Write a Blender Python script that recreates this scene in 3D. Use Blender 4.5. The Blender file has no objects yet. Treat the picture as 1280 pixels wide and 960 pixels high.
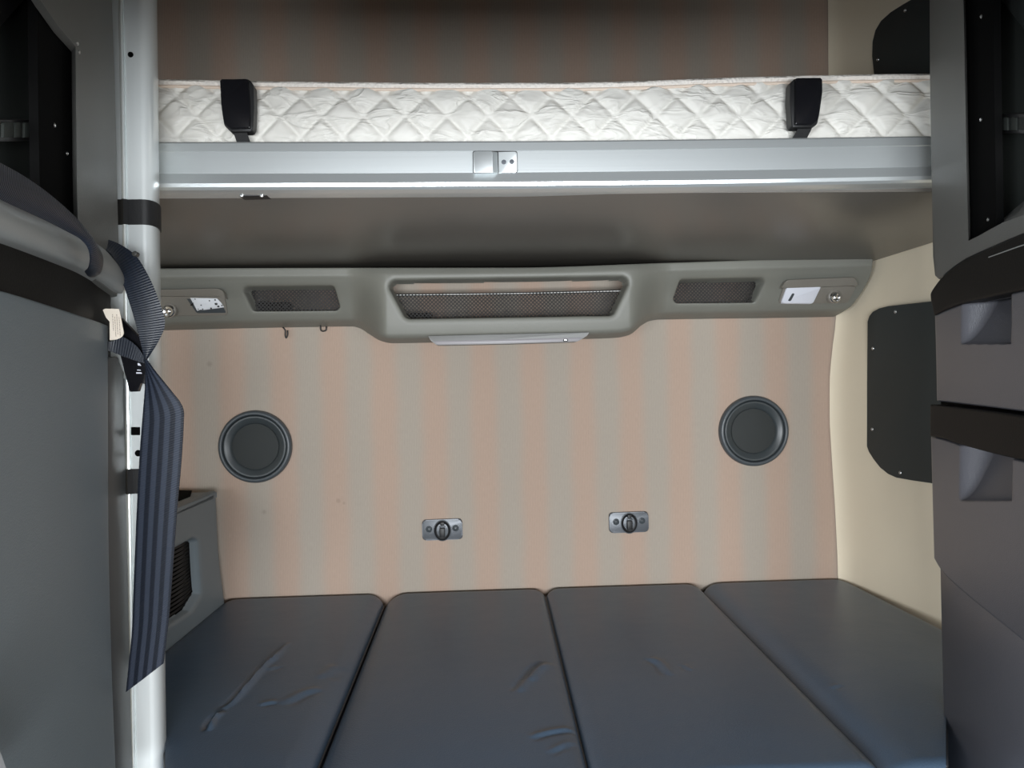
import bpy, bmesh, math, random
import numpy as np
from mathutils import Vector, Matrix
random.seed(7); rng = np.random.default_rng(7)
SC = bpy.context.scene
COL = SC.collection

# ------------------------------------------------------------------ camera
FPX = 961.0
CAM = np.array([0.0, 0.0, 1.30])
D = 2.34                                   # distance to the rear wall
yaw, pitch, roll = math.radians(2.7), math.radians(-0.55), math.radians(1.15)
Fv = np.array([math.sin(yaw)*math.cos(pitch), math.cos(yaw)*math.cos(pitch), math.sin(pitch)])
R0 = np.array([math.cos(yaw), -math.sin(yaw), 0.0])
U0 = np.cross(R0, Fv)
Rv = math.cos(roll)*R0 - math.sin(roll)*U0
Uv = math.cos(roll)*U0 + math.sin(roll)*R0

def ray(px, py):
    px = np.asarray(px, float); py = np.asarray(py, float)
    px, py = np.broadcast_arrays(px, py)
    return FPX*Fv + (px-640)[..., None]*Rv + (480-py)[..., None]*Uv
def atY(px, py, Y):
    d = ray(px, py); return CAM + d*(np.asarray(Y)/d[..., 1])[..., None]
def atZ(px, py, z):
    d = ray(px, py); return CAM + d*((z-CAM[2])/d[..., 2])[..., None]
def onP(px, py, p0, n):
    d = ray(px, py); t = np.dot(p0-CAM, n)/(d @ n)
    return CAM + d*t[..., None]
def unit(v): v = np.asarray(v, float); return v/np.linalg.norm(v)

cam_d = bpy.data.cameras.new('camera'); cam = bpy.data.objects.new('camera', cam_d); COL.objects.link(cam)
cam_d.sensor_fit = 'HORIZONTAL'; cam_d.sensor_width = 36; cam_d.lens = FPX/1280*36
cam_d.clip_start = 0.02
M = Matrix.Identity(4)
for i in range(3):
    M[i][0] = Rv[i]; M[i][1] = Uv[i]; M[i][2] = -Fv[i]; M[i][3] = CAM[i]
cam.matrix_world = M
SC.camera = cam

# ------------------------------------------------------------------ materials
def nd(nt, t, **kw):
    n = nt.nodes.new(t)
    for k, v in kw.items():
        if k in n.inputs: n.inputs[k].default_value = v
        else: setattr(n, k, v)
    return n
def mat(name, col, rough=0.5, metal=0.0, var=0.06, vscale=6.0, bump=0.0, bscale=400.0, spec=0.5, coat=0.0, rvar=0.0):
    m = bpy.data.materials.new(name); m.use_nodes = True; nt = m.node_tree
    b = nt.nodes['Principled BSDF']
    b.inputs['Roughness'].default_value = rough; b.inputs['Metallic'].default_value = metal
    b.inputs['Specular IOR Level'].default_value = spec
    if coat: b.inputs['Coat Weight'].default_value = coat; b.inputs['Coat Roughness'].default_value = 0.1
    tc = nd(nt, 'ShaderNodeTexCoord')
    nz = nd(nt, 'ShaderNodeTexNoise', Scale=vscale, Detail=4.0)
    nt.links.new(tc.outputs['Object'], nz.inputs['Vector'])
    mx = nd(nt, 'ShaderNodeMix', data_type='RGBA')
    mx.inputs[6].default_value = (*[c*(1-var) for c in col], 1); mx.inputs[7].default_value = (*[min(1, c*(1+var)) for c in col], 1)
    nt.links.new(nz.outputs['Fac'], mx.inputs[0]); nt.links.new(mx.outputs[2], b.inputs['Base Color'])
    if rvar:
        mr = nd(nt, 'ShaderNodeMapRange'); mr.inputs[3].default_value = rough-rvar; mr.inputs[4].default_value = rough+rvar
        nt.links.new(nz.outputs['Fac'], mr.inputs[0]); nt.links.new(mr.outputs[0], b.inputs['Roughness'])
    if bump:
        n2 = nd(nt, 'ShaderNodeTexNoise', Scale=bscale, Detail=2.0)
        nt.links.new(tc.outputs['Object'], n2.inputs['Vector'])
        bp = nd(nt, 'ShaderNodeBump', Strength=bump, Distance=0.002)
        nt.links.new(n2.outputs['Fac'], bp.inputs['Height']); nt.links.new(bp.outputs[0], b.inputs['Normal'])
    return m

MT = dict(
    cab=mat('grey cab plastic', (.130, .130, .122), .50, bump=.25, bscale=700, rvar=.04),
    door=mat('grey door panel', (.172, .204, .224), .46, bump=.22, bscale=500, rvar=.05),
    jamb=mat('dark grey door jamb', (.075, .080, .082), .5, bump=.1),
    drawer=mat('grey drawer plastic', (.098, .098, .112), .33, bump=.22, bscale=600),
    lightgrey=mat('light grey plastic', (.27, .28, .275), .45, bump=.1),
    shelf=mat('olive grey shelf plastic', (.185, .185, .162), .47, bump=.2, bscale=700),
    lamp=mat('taupe lamp plastic', (.21, .195, .17), .42),
    black=mat('matt black plastic', (.010, .010, .011), .5),
    fascia=mat('black fascia', (.006, .0055, .005), .55, bump=.15, spec=.15),
    void=mat('painted hollow shade', (.0035, .0035, .0035), .95, spec=.05),  # near-black colour painted in for the shade inside hollows
    inner=mat('dark compartment lining', (.030, .034, .031), .75, bump=.2, spec=.2),
    gloss=mat('glossy black plastic', (.008, .008, .010), .22),
    steel=mat('steel screw', (.62, .62, .62), .3, metal=1.0),
    chrome=mat('chrome', (.82, .82, .82), .15, metal=1.0),
    latch=mat('dark grey metal plate', (.115, .125, .14), .40, metal=.3),
    panel=mat('dark green grey panel', (.030, .036, .035), .62, bump=.2, bscale=900),
    beige=mat('beige wall vinyl', (.84, .74, .57), .62, bump=.12, bscale=500, var=.04),
    under=mat('taupe bunk underside', (.118, .108, .096), .30, bump=.10, bscale=300, var=.1, vscale=3),
    white=mat('white translucent plastic', (.78, .80, .88), .3),
    board=mat('white circuit board', (.80, .82, .86), .4, var=.02),
    tag=mat('cream fabric tag', (.74, .66, .56), .8, bump=.2, bscale=600),
    ink=mat('brown print', (.14, .09, .07), .8),
    speaker=mat('dark blue grey plastic', (.060, .070, .078), .38),
    cone=mat('speaker cone plastic', (.040, .048, .052), .36),
    grille=mat('speaker grille', (.022, .026, .026), .6, bump=.6, bscale=900),
    floor=mat('dark rubber floor', (.03, .03, .03), .8),
    shell=mat('tan cab headliner', (.20, .135, .09), .9, spec=.1),  # tan picked so light bounced off unseen surfaces warms the shade
    tape=mat('black tape', (.013, .013, .014), .55, bump=.2, bscale=300),
    pipe=mat('cushion piping', (.018, .019, .022), .5),
    hem=mat('net hem', (.02, .02, .02), .8),
    stitch=mat('white stitching', (.75, .75, .72), .8),
    silver=mat('silver lamp bar', (.20, .20, .195), .45),
    button=mat('grey rivet', (.05, .05, .045), .35),
    barlens=mat('lilac grey lens', (.26, .245, .26), .4),
    edge=mat('pale plastic edge', (.52, .54, .57), .5),
    piping_peach=mat('peach mattress piping', (.80, .66, .55), .8),
)
def alu():
    m = bpy.data.materials.new('satin aluminium'); m.use_nodes = True; nt = m.node_tree
    b = nt.nodes['Principled BSDF']; b.inputs['Metallic'].default_value = .75; b.inputs['Roughness'].default_value = .36
    b.inputs['Base Color'].default_value = (.74, .78, .79, 1)
    tc = nd(nt, 'ShaderNodeTexCoord'); mp = nd(nt, 'ShaderNodeMapping'); mp.inputs['Scale'].default_value = (300, 300, 300)
    return m, nt, b, tc, mp
m, nt, b, tc, mp = alu()
mp.inputs['Scale'].default_value = (2, 500, 500)
nz = nd(nt, 'ShaderNodeTexNoise', Scale=1.0, Detail=2.0)
nt.links.new(tc.outputs['Object'], mp.inputs[0]); nt.links.new(mp.outputs[0], nz.inputs['Vector'])
bp = nd(nt, 'ShaderNodeBump', Strength=.06, Distance=.001); nt.links.new(nz.outputs['Fac'], bp.inputs['Height']); nt.links.new(bp.outputs[0], b.inputs['Normal'])
MT['alu_h'] = m
m, nt, b, tc, mp = alu(); m.name = 'satin aluminium pole'; b.inputs['Metallic'].default_value = .25; b.inputs['Roughness'].default_value = .26; b.inputs['Base Color'].default_value = (.84, .88, .88, 1)
mp.inputs['Scale'].default_value = (500, 500, 2)
nz = nd(nt, 'ShaderNodeTexNoise', Scale=1.0, Detail=2.0)
nt.links.new(tc.outputs['Object'], mp.inputs[0]); nt.links.new(mp.outputs[0], nz.inputs['Vector'])
bp = nd(nt, 'ShaderNodeBump', Strength=.05, Distance=.001); nt.links.new(nz.outputs['Fac'], bp.inputs['Height']); nt.links.new(bp.outputs[0], b.inputs['Normal'])
MT['alu_v'] = m

def math_n(nt, op, a, b=None, c=None):
    n = nt.nodes.new('ShaderNodeMath'); n.operation = op
    for i, v in enumerate((a, b, c)):
        if v is None: continue
        if isinstance(v, (int, float)): n.inputs[i].default_value = v
        else: nt.links.new(v, n.inputs[i])
    return n.outputs[0]

def fabric():
    m = bpy.data.materials.new('striped wall fabric'); m.use_nodes = True; nt = m.node_tree
    b = nt.nodes['Principled BSDF']; b.inputs['Roughness'].default_value = .9; b.inputs['Specular IOR Level'].default_value = .15
    xs = [atY(p, 650, D)[0] for p in (546, 792)]
    per = (xs[1]-xs[0])/4
    tc = nd(nt, 'ShaderNodeTexCoord'); sp = nd(nt, 'ShaderNodeSeparateXYZ'); nt.links.new(tc.outputs['Object'], sp.inputs[0])
    nzs = nd(nt, 'ShaderNodeTexNoise', Scale=7.0, Detail=3.0); nt.links.new(tc.outputs['Object'], nzs.inputs['Vector'])
    x = sp.outputs[0]
    ph = math_n(nt, 'MULTIPLY_ADD', x, 2*math.pi/per, math.pi/2 - xs[0]*2*math.pi/per)
    s = math_n(nt, 'SINE', ph)
    s = math_n(nt, 'MULTIPLY_ADD', nzs.outputs['Fac'], .9, math_n(nt, 'ADD', s, -.45))
    f = nd(nt, 'ShaderNodeMapRange'); f.interpolation_type = 'SMOOTHSTEP'; f.inputs[1].default_value = -.95; f.inputs[2].default_value = .95
    nt.links.new(s, f.inputs[0])
    # a slower third tone: every second peach stripe leans pink
    mx = nd(nt, 'ShaderNodeMix', data_type='RGBA'); mx.inputs[6].default_value = (.380, .332, .282, 1); mx.inputs[7].default_value = (.425, .318, .255, 1)
    nt.links.new(f.outputs[0], mx.inputs[0])
    rib = math_n(nt, 'SINE', math_n(nt, 'MULTIPLY', x, 2*math.pi/.0052))
    mpp = nd(nt, 'ShaderNodeMapping'); mpp.inputs['Scale'].default_value = (700, 700, 60); nt.links.new(tc.outputs['Object'], mpp.inputs[0])
    nz = nd(nt, 'ShaderNodeTexNoise', Scale=1.0, Detail=2.0); nt.links.new(mpp.outputs[0], nz.inputs['Vector'])
    rr = math_n(nt, 'MULTIPLY_ADD', rib, .055, math_n(nt, 'MULTIPLY_ADD', nz.outputs['Fac'], .22, .89))
    vm = nd(nt, 'ShaderNodeVectorMath', operation='SCALE'); nt.links.new(mx.outputs[2], vm.inputs[0]); nt.links.new(rr, vm.inputs['Scale'])
    last = vm.outputs[0]
    for (qx, qy), rad in (((423, 626), .010), ((430, 629), .007), ((430, 744), .006), ((262, 455), .012), ((330, 640), .010)):
        w_ = atY(qx, qy, D); ds = nd(nt, 'ShaderNodeVectorMath', operation='DISTANCE'); nt.links.new(tc.outputs['Object'], ds.inputs[0]); ds.inputs[1].default_value = tuple(float(k) for k in w_)
        mr = nd(nt, 'ShaderNodeMapRange'); mr.interpolation_type = 'SMOOTHSTEP'; mr.inputs[1].default_value = rad*.2; mr.inputs[2].default_value = rad; mr.inputs[3].default_value = .84; mr.inputs[4].default_value = 1
        nt.links.new(ds.outputs['Value'], mr.inputs[0]); sc_ = nd(nt, 'ShaderNodeVectorMath', operation='SCALE'); nt.links.new(last, sc_.inputs[0]); nt.links.new(mr.outputs[0], sc_.inputs['Scale']); last = sc_.outputs[0]
    nt.links.new(last, b.inputs['Base Color'])
    bp = nd(nt, 'ShaderNodeBump', Strength=.25, Distance=.001); nt.links.new(rr, bp.inputs['Height']); nt.links.new(bp.outputs[0], b.inputs['Normal'])
    return m
MT['fabric'] = fabric()

def vinyl():
    m = bpy.data.materials.new('grey vinyl'); m.use_nodes = True; nt = m.node_tree
    b = nt.nodes['Principled BSDF']; b.inputs['Roughness'].default_value = .36; b.inputs['Specular IOR Level'].default_value = .45
    tc = nd(nt, 'ShaderNodeTexCoord')
    n1 = nd(nt, 'ShaderNodeTexNoise', Scale=3.0, Detail=4.0); nt.links.new(tc.outputs['Object'], n1.inputs['Vector'])
    mx = nd(nt, 'ShaderNodeMix', data_type='RGBA'); mx.inputs[6].default_value = (.050, .081, .124, 1); mx.inputs[7].default_value = (.070, .106, .156, 1)
    nt.links.new(n1.outputs['Fac'], mx.inputs[0]); nt.links.new(mx.outputs[2], b.inputs['Base Color'])
    vo = nd(nt, 'ShaderNodeTexVoronoi', Scale=330.0); nt.links.new(tc.outputs['Object'], vo.inputs['Vector'])
    bp = nd(nt, 'ShaderNodeBump', Strength=.22, Distance=.0012); nt.links.new(vo.outputs['Distance'], bp.inputs['Height'])
    n2 = nd(nt, 'ShaderNodeTexNoise', Scale=9.0, Detail=2.0); nt.links.new(tc.outputs['Object'], n2.inputs['Vector'])
    b2 = nd(nt, 'ShaderNodeBump', Strength=.15, Distance=.01); nt.links.new(n2.outputs['Fac'], b2.inputs['Height'])
    nt.links.new(b2.outputs[0], bp.inputs['Normal']); nt.links.new(bp.outputs[0], b.inputs['Normal'])
    return m
MT['vinyl'] = vinyl()

def quilt():
    m = bpy.data.materials.new('white quilted satin'); m.use_nodes = True; nt = m.node_tree
    b = nt.nodes['Principled BSDF']; b.inputs['Roughness'].default_value = .5; b.inputs['Specular IOR Level'].default_value = .35
    b.inputs['Base Color'].default_value = (.755, .735, .685, 1)
    tc = nd(nt, 'ShaderNodeTexCoord'); mp = nd(nt, 'ShaderNodeMapping'); mp.inputs['Scale'].default_value = (9, 9, 26); mp.inputs['Rotation'].default_value = (0, .6, 0)
    nt.links.new(tc.outputs['Object'], mp.inputs[0])
    nz = nd(nt, 'ShaderNodeTexNoise', Scale=1.0, Detail=3.0, Distortion=.8); nt.links.new(mp.outputs[0], nz.inputs['Vector'])
    rd = math_n(nt, 'ABSOLUTE', math_n(nt, 'SUBTRACT', nz.outputs['Fac'], .5))                  # thin wrinkles along the noise's mid line
    rg = math_n(nt, 'POWER', math_n(nt, 'SUBTRACT', 1.0, math_n(nt, 'MINIMUM', math_n(nt, 'MULTIPLY', rd, 7.0), 1.0)), 2.0)
    bp = nd(nt, 'ShaderNodeBump', Strength=.55, Distance=.004); nt.links.new(rg, bp.inputs['Height']); nt.links.new(bp.outputs[0], b.inputs['Normal'])
    return m
MT['quilt'] = quilt()
def knit():
    m = bpy.data.materials.new('white knit border'); m.use_nodes = True; nt = m.node_tree
    b = nt.nodes['Principled BSDF']; b.inputs['Roughness'].default_value = .85; b.inputs['Base Color'].default_value = (.88, .83, .77, 1)
    tc = nd(nt, 'ShaderNodeTexCoord'); vo = nd(nt, 'ShaderNodeTexVoronoi', Scale=160.0); nt.links.new(tc.outputs['Object'], vo.inputs['Vector'])
    bp = nd(nt, 'ShaderNodeBump', Strength=.6, Distance=.003); nt.links.new(vo.outputs['Distance'], bp.inputs['Height']); nt.links.new(bp.outputs[0], b.inputs['Normal'])
    return m
MT['knit'] = knit()

def net_mat(thr=.54):
    m = bpy.data.materials.new('black mesh net'); m.use_nodes = True; nt = m.node_tree
    b = nt.nodes['Principled BSDF']; b.inputs['Roughness'].default_value = .7; b.inputs['Base Color'].default_value = (.02, .018, .017, 1)
    tc = nd(nt, 'ShaderNodeTexCoord'); sp = nd(nt, 'ShaderNodeSeparateXYZ'); nt.links.new(tc.outputs['Object'], sp.inputs[0])
    k = math.pi/.0108
    a = math_n(nt, 'ABSOLUTE', math_n(nt, 'SINE', math_n(nt, 'MULTIPLY', math_n(nt, 'ADD', sp.outputs[0], sp.outputs[2]), k)))
    c = math_n(nt, 'ABSOLUTE', math_n(nt, 'SINE', math_n(nt, 'MULTIPLY', math_n(nt, 'SUBTRACT', sp.outputs[0], sp.outputs[2]), k)))
    h = math_n(nt, 'GREATER_THAN', math_n(nt, 'MINIMUM', a, c), thr)
    tr = nd(nt, 'ShaderNodeBsdfTransparent'); ms = nd(nt, 'ShaderNodeMixShader')
    out = nt.nodes['Material Output']
    nt.links.new(h, ms.inputs[0]); nt.links.new(b.outputs[0], ms.inputs[1]); nt.links.new(tr.outputs[0], ms.inputs[2]); nt.links.new(ms.outputs[0], out.inputs[0])
    return m
MT['net'] = net_mat(); MT['net_dense'] = net_mat(.70)  # denser weave stands in for the darker side pockets

def web_mat(ca=(.031, .039, .059, 1), cb=(.007, .010, .018, 1)):
    m = bpy.data.materials.new('navy seat belt webbing'); m.use_nodes = True; nt = m.node_tree
    b = nt.nodes['Principled BSDF']; b.inputs['Roughness'].default_value = .42; b.inputs['Specular IOR Level'].default_value = .55
    tc = nd(nt, 'ShaderNodeTexCoord'); sp = nd(nt, 'ShaderNodeSeparateXYZ'); nt.links.new(tc.outputs['UV'], sp.inputs[0])
    u, v = sp.outputs[0], sp.outputs[1]
    st = math_n(nt, 'COSINE', math_n(nt, 'MULTIPLY', u, 2*math.pi*4))          # four lengthwise woven lines
    stf = nd(nt, 'ShaderNodeMapRange'); stf.interpolation_type = 'SMOOTHSTEP'; stf.inputs[1].default_value = -.4; stf.inputs[2].default_value = .5; nt.links.new(st, stf.inputs[0])
    mx = nd(nt, 'ShaderNodeMix', data_type='RGBA'); mx.inputs[6].default_value = ca; mx.inputs[7].default_value = cb
    nt.links.new(stf.outputs[0], mx.inputs[0]); nt.links.new(mx.outputs[2], b.inputs['Base Color'])
    w = math_n(nt, 'SINE', math_n(nt, 'MULTIPLY', v, 2*math.pi/.0038))
    bp = nd(nt, 'ShaderNodeBump', Strength=.4, Distance=.0008); nt.links.new(w, bp.inputs['Height']); nt.links.new(bp.outputs[0], b.inputs['Normal'])
    return m
MT['web'] = web_mat()
MT['web_plain'] = web_mat((.010, .015, .026, 1), (.008, .012, .021, 1))
def dashed():
    m = MT['stitch']; nt = m.node_tree; b = nt.nodes['Principled BSDF']
    tc = nd(nt, 'ShaderNodeTexCoord'); sp = nd(nt, 'ShaderNodeSeparateXYZ'); nt.links.new(tc.outputs['Object'], sp.inputs[0])
    n2 = nd(nt, 'ShaderNodeTexNoise', Scale=9.0); nt.links.new(tc.outputs['Object'], n2.inputs['Vector'])
    d = math_n(nt, 'GREATER_THAN', math_n(nt, 'SINE', math_n(nt, 'MULTIPLY', sp.outputs[0], 2*math.pi/.0095)), math_n(nt, 'MULTIPLY_ADD', n2.outputs['Fac'], 3.0, -1.9))
    mx = nd(nt, 'ShaderNodeMix', data_type='RGBA'); mx.inputs[6].default_value = (.02, .02, .02, 1); mx.inputs[7].default_value = (.75, .75, .72, 1)
    nt.links.new(d, mx.inputs[0]); nt.links.new(mx.outputs[2], b.inputs['Base Color'])
dashed()

# ------------------------------------------------------------------ builders
def origin_of(parent):
    o = np.zeros(3)
    while parent is not None:
        o += np.array(parent.location); parent = parent.parent
    return o
def props(o, label=None, cat=None, group=None, kind=None):
    if label: o['label'] = label
    if cat: o['category'] = cat
    if group: o['group'] = group
    if kind: o['kind'] = kind
    return o
def thing(name, label, cat, loc, group=None):
    o = bpy.data.objects.new(name, None); o.empty_display_size = .05; COL.objects.link(o)
    o.location = tuple(float(c) for c in loc)
    return props(o, label, cat, group)
def link(name, bm, m, parent=None, loc=None, smooth=40, recalc=True, uv=None):
    """one bmesh in world coordinates -> one object"""
    if recalc: bmesh.ops.recalc_face_normals(bm, faces=bm.faces)
    base = origin_of(parent) + (np.array(loc, float) if loc is not None else 0)
    bmesh.ops.translate(bm, verts=bm.verts, vec=Vector([-float(c) for c in base]))
    me = bpy.data.meshes.new(name); bm.to_mesh(me); bm.free()
    me.materials.append(MT[m] if isinstance(m, str) else m)
    if smooth:
        me.shade_smooth()
        if smooth < 180: me.set_sharp_from_angle(angle=math.radians(smooth))
    o = bpy.data.objects.new(name, me); COL.objects.link(o)
    if loc is not None: o.location = tuple(float(c) for c in loc)
    if parent is not None: o.parent = parent
    return o
def bmv(bm, p): return bm.verts.new(tuple(float(c) for c in p))

def add_poly(bm, pts, back, bevel=0.0, seg=2, only=None):
    """front polygon pts (N,3) extruded by vector back, front rim bevelled"""
    f = [bmv(bm, p) for p in pts]; bk = np.broadcast_to(np.asarray(back, float), (len(pts), 3)); k = [bmv(bm, np.asarray(p)+q) for p, q in zip(pts, bk)]
    n = len(f)
    ff = bm.faces.new(f); bm.faces.new(k[::-1])
    for i in range(n): bm.faces.new((f[(i+1) % n], f[i], k[i], k[(i+1) % n]))
    ed = list(ff.edges) if only is None else [e for e in ff.edges if any({f[i], f[(i+1) % n]} == set(e.verts) for i in only)]
    if bevel: bmesh.ops.bevel(bm, geom=ed, offset=bevel, segments=seg, profile=.5, affect='EDGES', clamp_overlap=True)
def add_box(bm, c, ax, h, bevel=0.0, seg=2):
    """box at c with axes ax (3 unit vectors) and half sizes h"""
    ax = [unit(a) for a in ax]; vs = []
    for sx in (-1, 1):
        for sy in (-1, 1):
            for sz in (-1, 1): vs.append(bmv(bm, np.asarray(c)+ax[0]*h[0]*sx+ax[1]*h[1]*sy+ax[2]*h[2]*sz))
    fs = [bm.faces.new([vs[i] for i in q]) for q in ((0, 1, 3, 2), (4, 6, 7, 5), (0, 4, 5, 1), (2, 3, 7, 6), (0, 2, 6, 4), (1, 5, 7, 3))]
    if bevel:
        es = {e for f in fs for e in f.edges}
        bmesh.ops.bevel(bm, geom=list(es), offset=bevel, segments=seg, profile=.5, affect='EDGES', clamp_overlap=True)
EX, EY, EZ = np.eye(3)
def box_mm(bm, lo, hi, bevel=0.0, seg=2):
    lo = np.array(lo, float); hi = np.array(hi, float); add_box(bm, (lo+hi)/2, (EX, EY, EZ), (hi-lo)/2, bevel, seg)
def frame_of(n):
    n = unit(n); a = np.cross(n, EZ)
    if np.linalg.norm(a) < 1e-3: a = np.cross(n, EX)
    a = unit(a); return a, np.cross(n, a), n
def add_lathe(bm, prof, o, axis, seg=32, scale=(1, 1)):
    a, b_, n = frame_of(axis); rings = []
    for r, h in prof:
        if r < 1e-6: rings.append([bmv(bm, np.asarray(o)+n*h)])
        else: rings.append([bmv(bm, np.asarray(o)+n*h+(a*math.cos(t)*scale[0]+b_*math.sin(t)*scale[1])*r) for t in np.linspace(0, 2*math.pi, seg, endpoint=False)])
    for p, q in zip(rings, rings[1:]):
        for i in range(seg):
            j = (i+1) % seg
            if len(p) == 1 and len(q) == 1: continue
            if len(p) == 1: bm.faces.new((p[0], q[i], q[j]))
            elif len(q) == 1: bm.faces.new((p[i], p[j], q[0]))
            else: bm.faces.new((p[i], p[j], q[j], q[i]))
def add_tube(bm, pts, r, seg=8, closed=False):
    pts = np.asarray(pts, float); n = len(pts); rings = []
    up = None
    for i in range(n):
        t = unit(pts[(i+1) % n]-pts[i-1]) if closed else unit(pts[min(i+1, n-1)]-pts[max(i-1, 0)])
        if up is None:
            up = np.cross(t, EZ)
            if np.linalg.norm(up) < .1: up = np.cross(t, EX)
        up = unit(up-t*np.dot(up, t)); w = np.cross(t, up)
        rr = r[i] if hasattr(r, '__len__') else r
        rings.append([bmv(bm, pts[i]+(up*math.cos(a)+w*math.sin(a))*rr) for a in np.linspace(0, 2*math.pi, seg, endpoint=False)])
    for i in range(n if closed else n-1):
        p, q = rings[i], rings[(i+1) % n]
        for k in range(seg): bm.faces.new((p[k], p[(k+1) % seg], q[(k+1) % seg], q[k]))
    if not closed:
        bm.faces.new(rings[0][::-1]); bm.faces.new(rings[-1])
def round_poly(pts, r, seg=5):
    pts = [np.array(p, float) for p in pts]; out = []; n = len(pts)
    rs = r if hasattr(r, '__len__') else [r]*n
    for i in range(n):
        p, a, c = pts[i], pts[i-1], pts[(i+1) % n]; rr = rs[i]
        if rr <= 0: out.append(p); continue
        la, lc = np.linalg.norm(a-p), np.linalg.norm(c-p); k = min(rr, la*.48, lc*.48)
        s, e = p+(a-p)/la*k, p+(c-p)/lc*k
        for t in np.linspace(0, 1, seg): out.append((1-t)**2*s+2*t*(1-t)*p+t*t*e)
    return np.array(out)
def crv(pts, smooth=True):
    """smooth curve y(x) through points (monotone cubic)"""
    P = np.array(sorted(pts), float); x, y = P[:, 0], P[:, 1]
    if not smooth or len(x) < 3: 
        def lin(q):
            q = np.asarray(q, float); r = np.interp(q, x, y)
            if len(x) > 1:
                r = np.where(q < x[0], y[0]+(q-x[0])*(y[1]-y[0])/(x[1]-x[0]), r)
                r = np.where(q > x[-1], y[-1]+(q-x[-1])*(y[-1]-y[-2])/(x[-1]-x[-2]), r)
            return r
        return lin
    h = np.diff(x); d = np.diff(y)/h; m_ = np.zeros(len(x)); m_[0], m_[-1] = d[0], d[-1]
    for i in range(1, len(x)-1): m_[i] = 0 if d[i-1]*d[i] <= 0 else 2*d[i-1]*d[i]/(d[i-1]+d[i])
    def f(q):
        q = np.asarray(q, float); i = np.clip(np.searchsorted(x, q)-1, 0, len(x)-2); t = (q-x[i])/h[i]
        tc = np.clip(t, 0, 1)
        v = (2*tc**3-3*tc**2+1)*y[i]+(tc**3-2*tc**2+tc)*h[i]*m_[i]+(-2*tc**3+3*tc**2)*y[i+1]+(tc**3-tc**2)*h[i]*m_[i+1]
        return v+np.where(t < 0, t*h[i]*m_[0], 0)+np.where(t > 1, (t-1)*h[i]*m_[-1], 0)
    return f
def path(P, n):
    """Catmull-Rom resample of a point list"""
    P = np.asarray(P, float); s = np.r_[0, np.cumsum(np.linalg.norm(np.diff(P, axis=0), axis=1))]
    Q = np.vstack([2*P[0]-P[1], P, 2*P[-1]-P[-2]]); out = []
    for t in np.linspace(0, s[-1], n):
        i = int(np.clip(np.searchsorted(s, t)-1, 0, len(P)-2)); k = (t-s[i])/(s[i+1]-s[i])
        a, b_, c, d = Q[i], Q[i+1], Q[i+2], Q[i+3]
        out.append(.5*((2*b_)+(-a+c)*k+(2*a-5*b_+4*c-d)*k*k+(-a+3*b_-3*c+d)*k**3))
    return np.array(out)
def sdf(px, py, poly, r):
    """signed distance to a polygon (positive outside) rounded by r"""
    poly = np.asarray(poly, float); n = len(poly); d = np.full(px.shape, 1e9); ins = np.zeros(px.shape, bool)
    for i in range(n):
        a, b_ = poly[i], poly[(i+1) % n]; ex, ey = b_-a
        wx, wy = px-a[0], py-a[1]; t = np.clip((wx*ex+wy*ey)/(ex*ex+ey*ey), 0, 1)
        d = np.minimum(d, np.hypot(wx-ex*t, wy-ey*t))
        c = ((a[1] > py) != (b_[1] > py)) & (px < (b_[0]-a[0])*(py-a[1])/((b_[1]-a[1]) if b_[1] != a[1] else 1e-9)+a[0])
        ins ^= c
    return np.where(ins, -d, d)-r
def inset(poly, r):
    """move every edge of a convex polygon inward by r"""
    P = np.asarray(poly, float); c = P.mean(0); n = len(P); L = []
    for i in range(n):
        a, b_ = P[i], P[(i+1) % n]; e = unit(b_-a); nn = np.array([-e[1], e[0]])
        if np.dot(c-a, nn) < 0: nn = -nn
        L.append((a+nn*r, e))
    out = []
    for i in range(n):
        (p, e), (q, g) = L[i-1], L[i]
        t = np.linalg.solve(np.array([e, -g]).T, q-p); out.append(p+e*t[0])
    return np.array(out)
def fillet(s, w, d):
    """depth d where s<=0 rising to 0 at s>=w, quarter round"""
    t = np.clip(1-s/w, 0, 1); return d*(1-np.sqrt(np.maximum(0, 1-t*t)))
def g1(n, length, e):
    k = min(.3, e/max(length, 1e-6)); a = k*(1-np.cos(np.linspace(0, math.pi/2, 6)))
    return np.r_[a, np.linspace(k, 1-k, n)[1:-1], (1-a)[::-1]]
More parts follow.
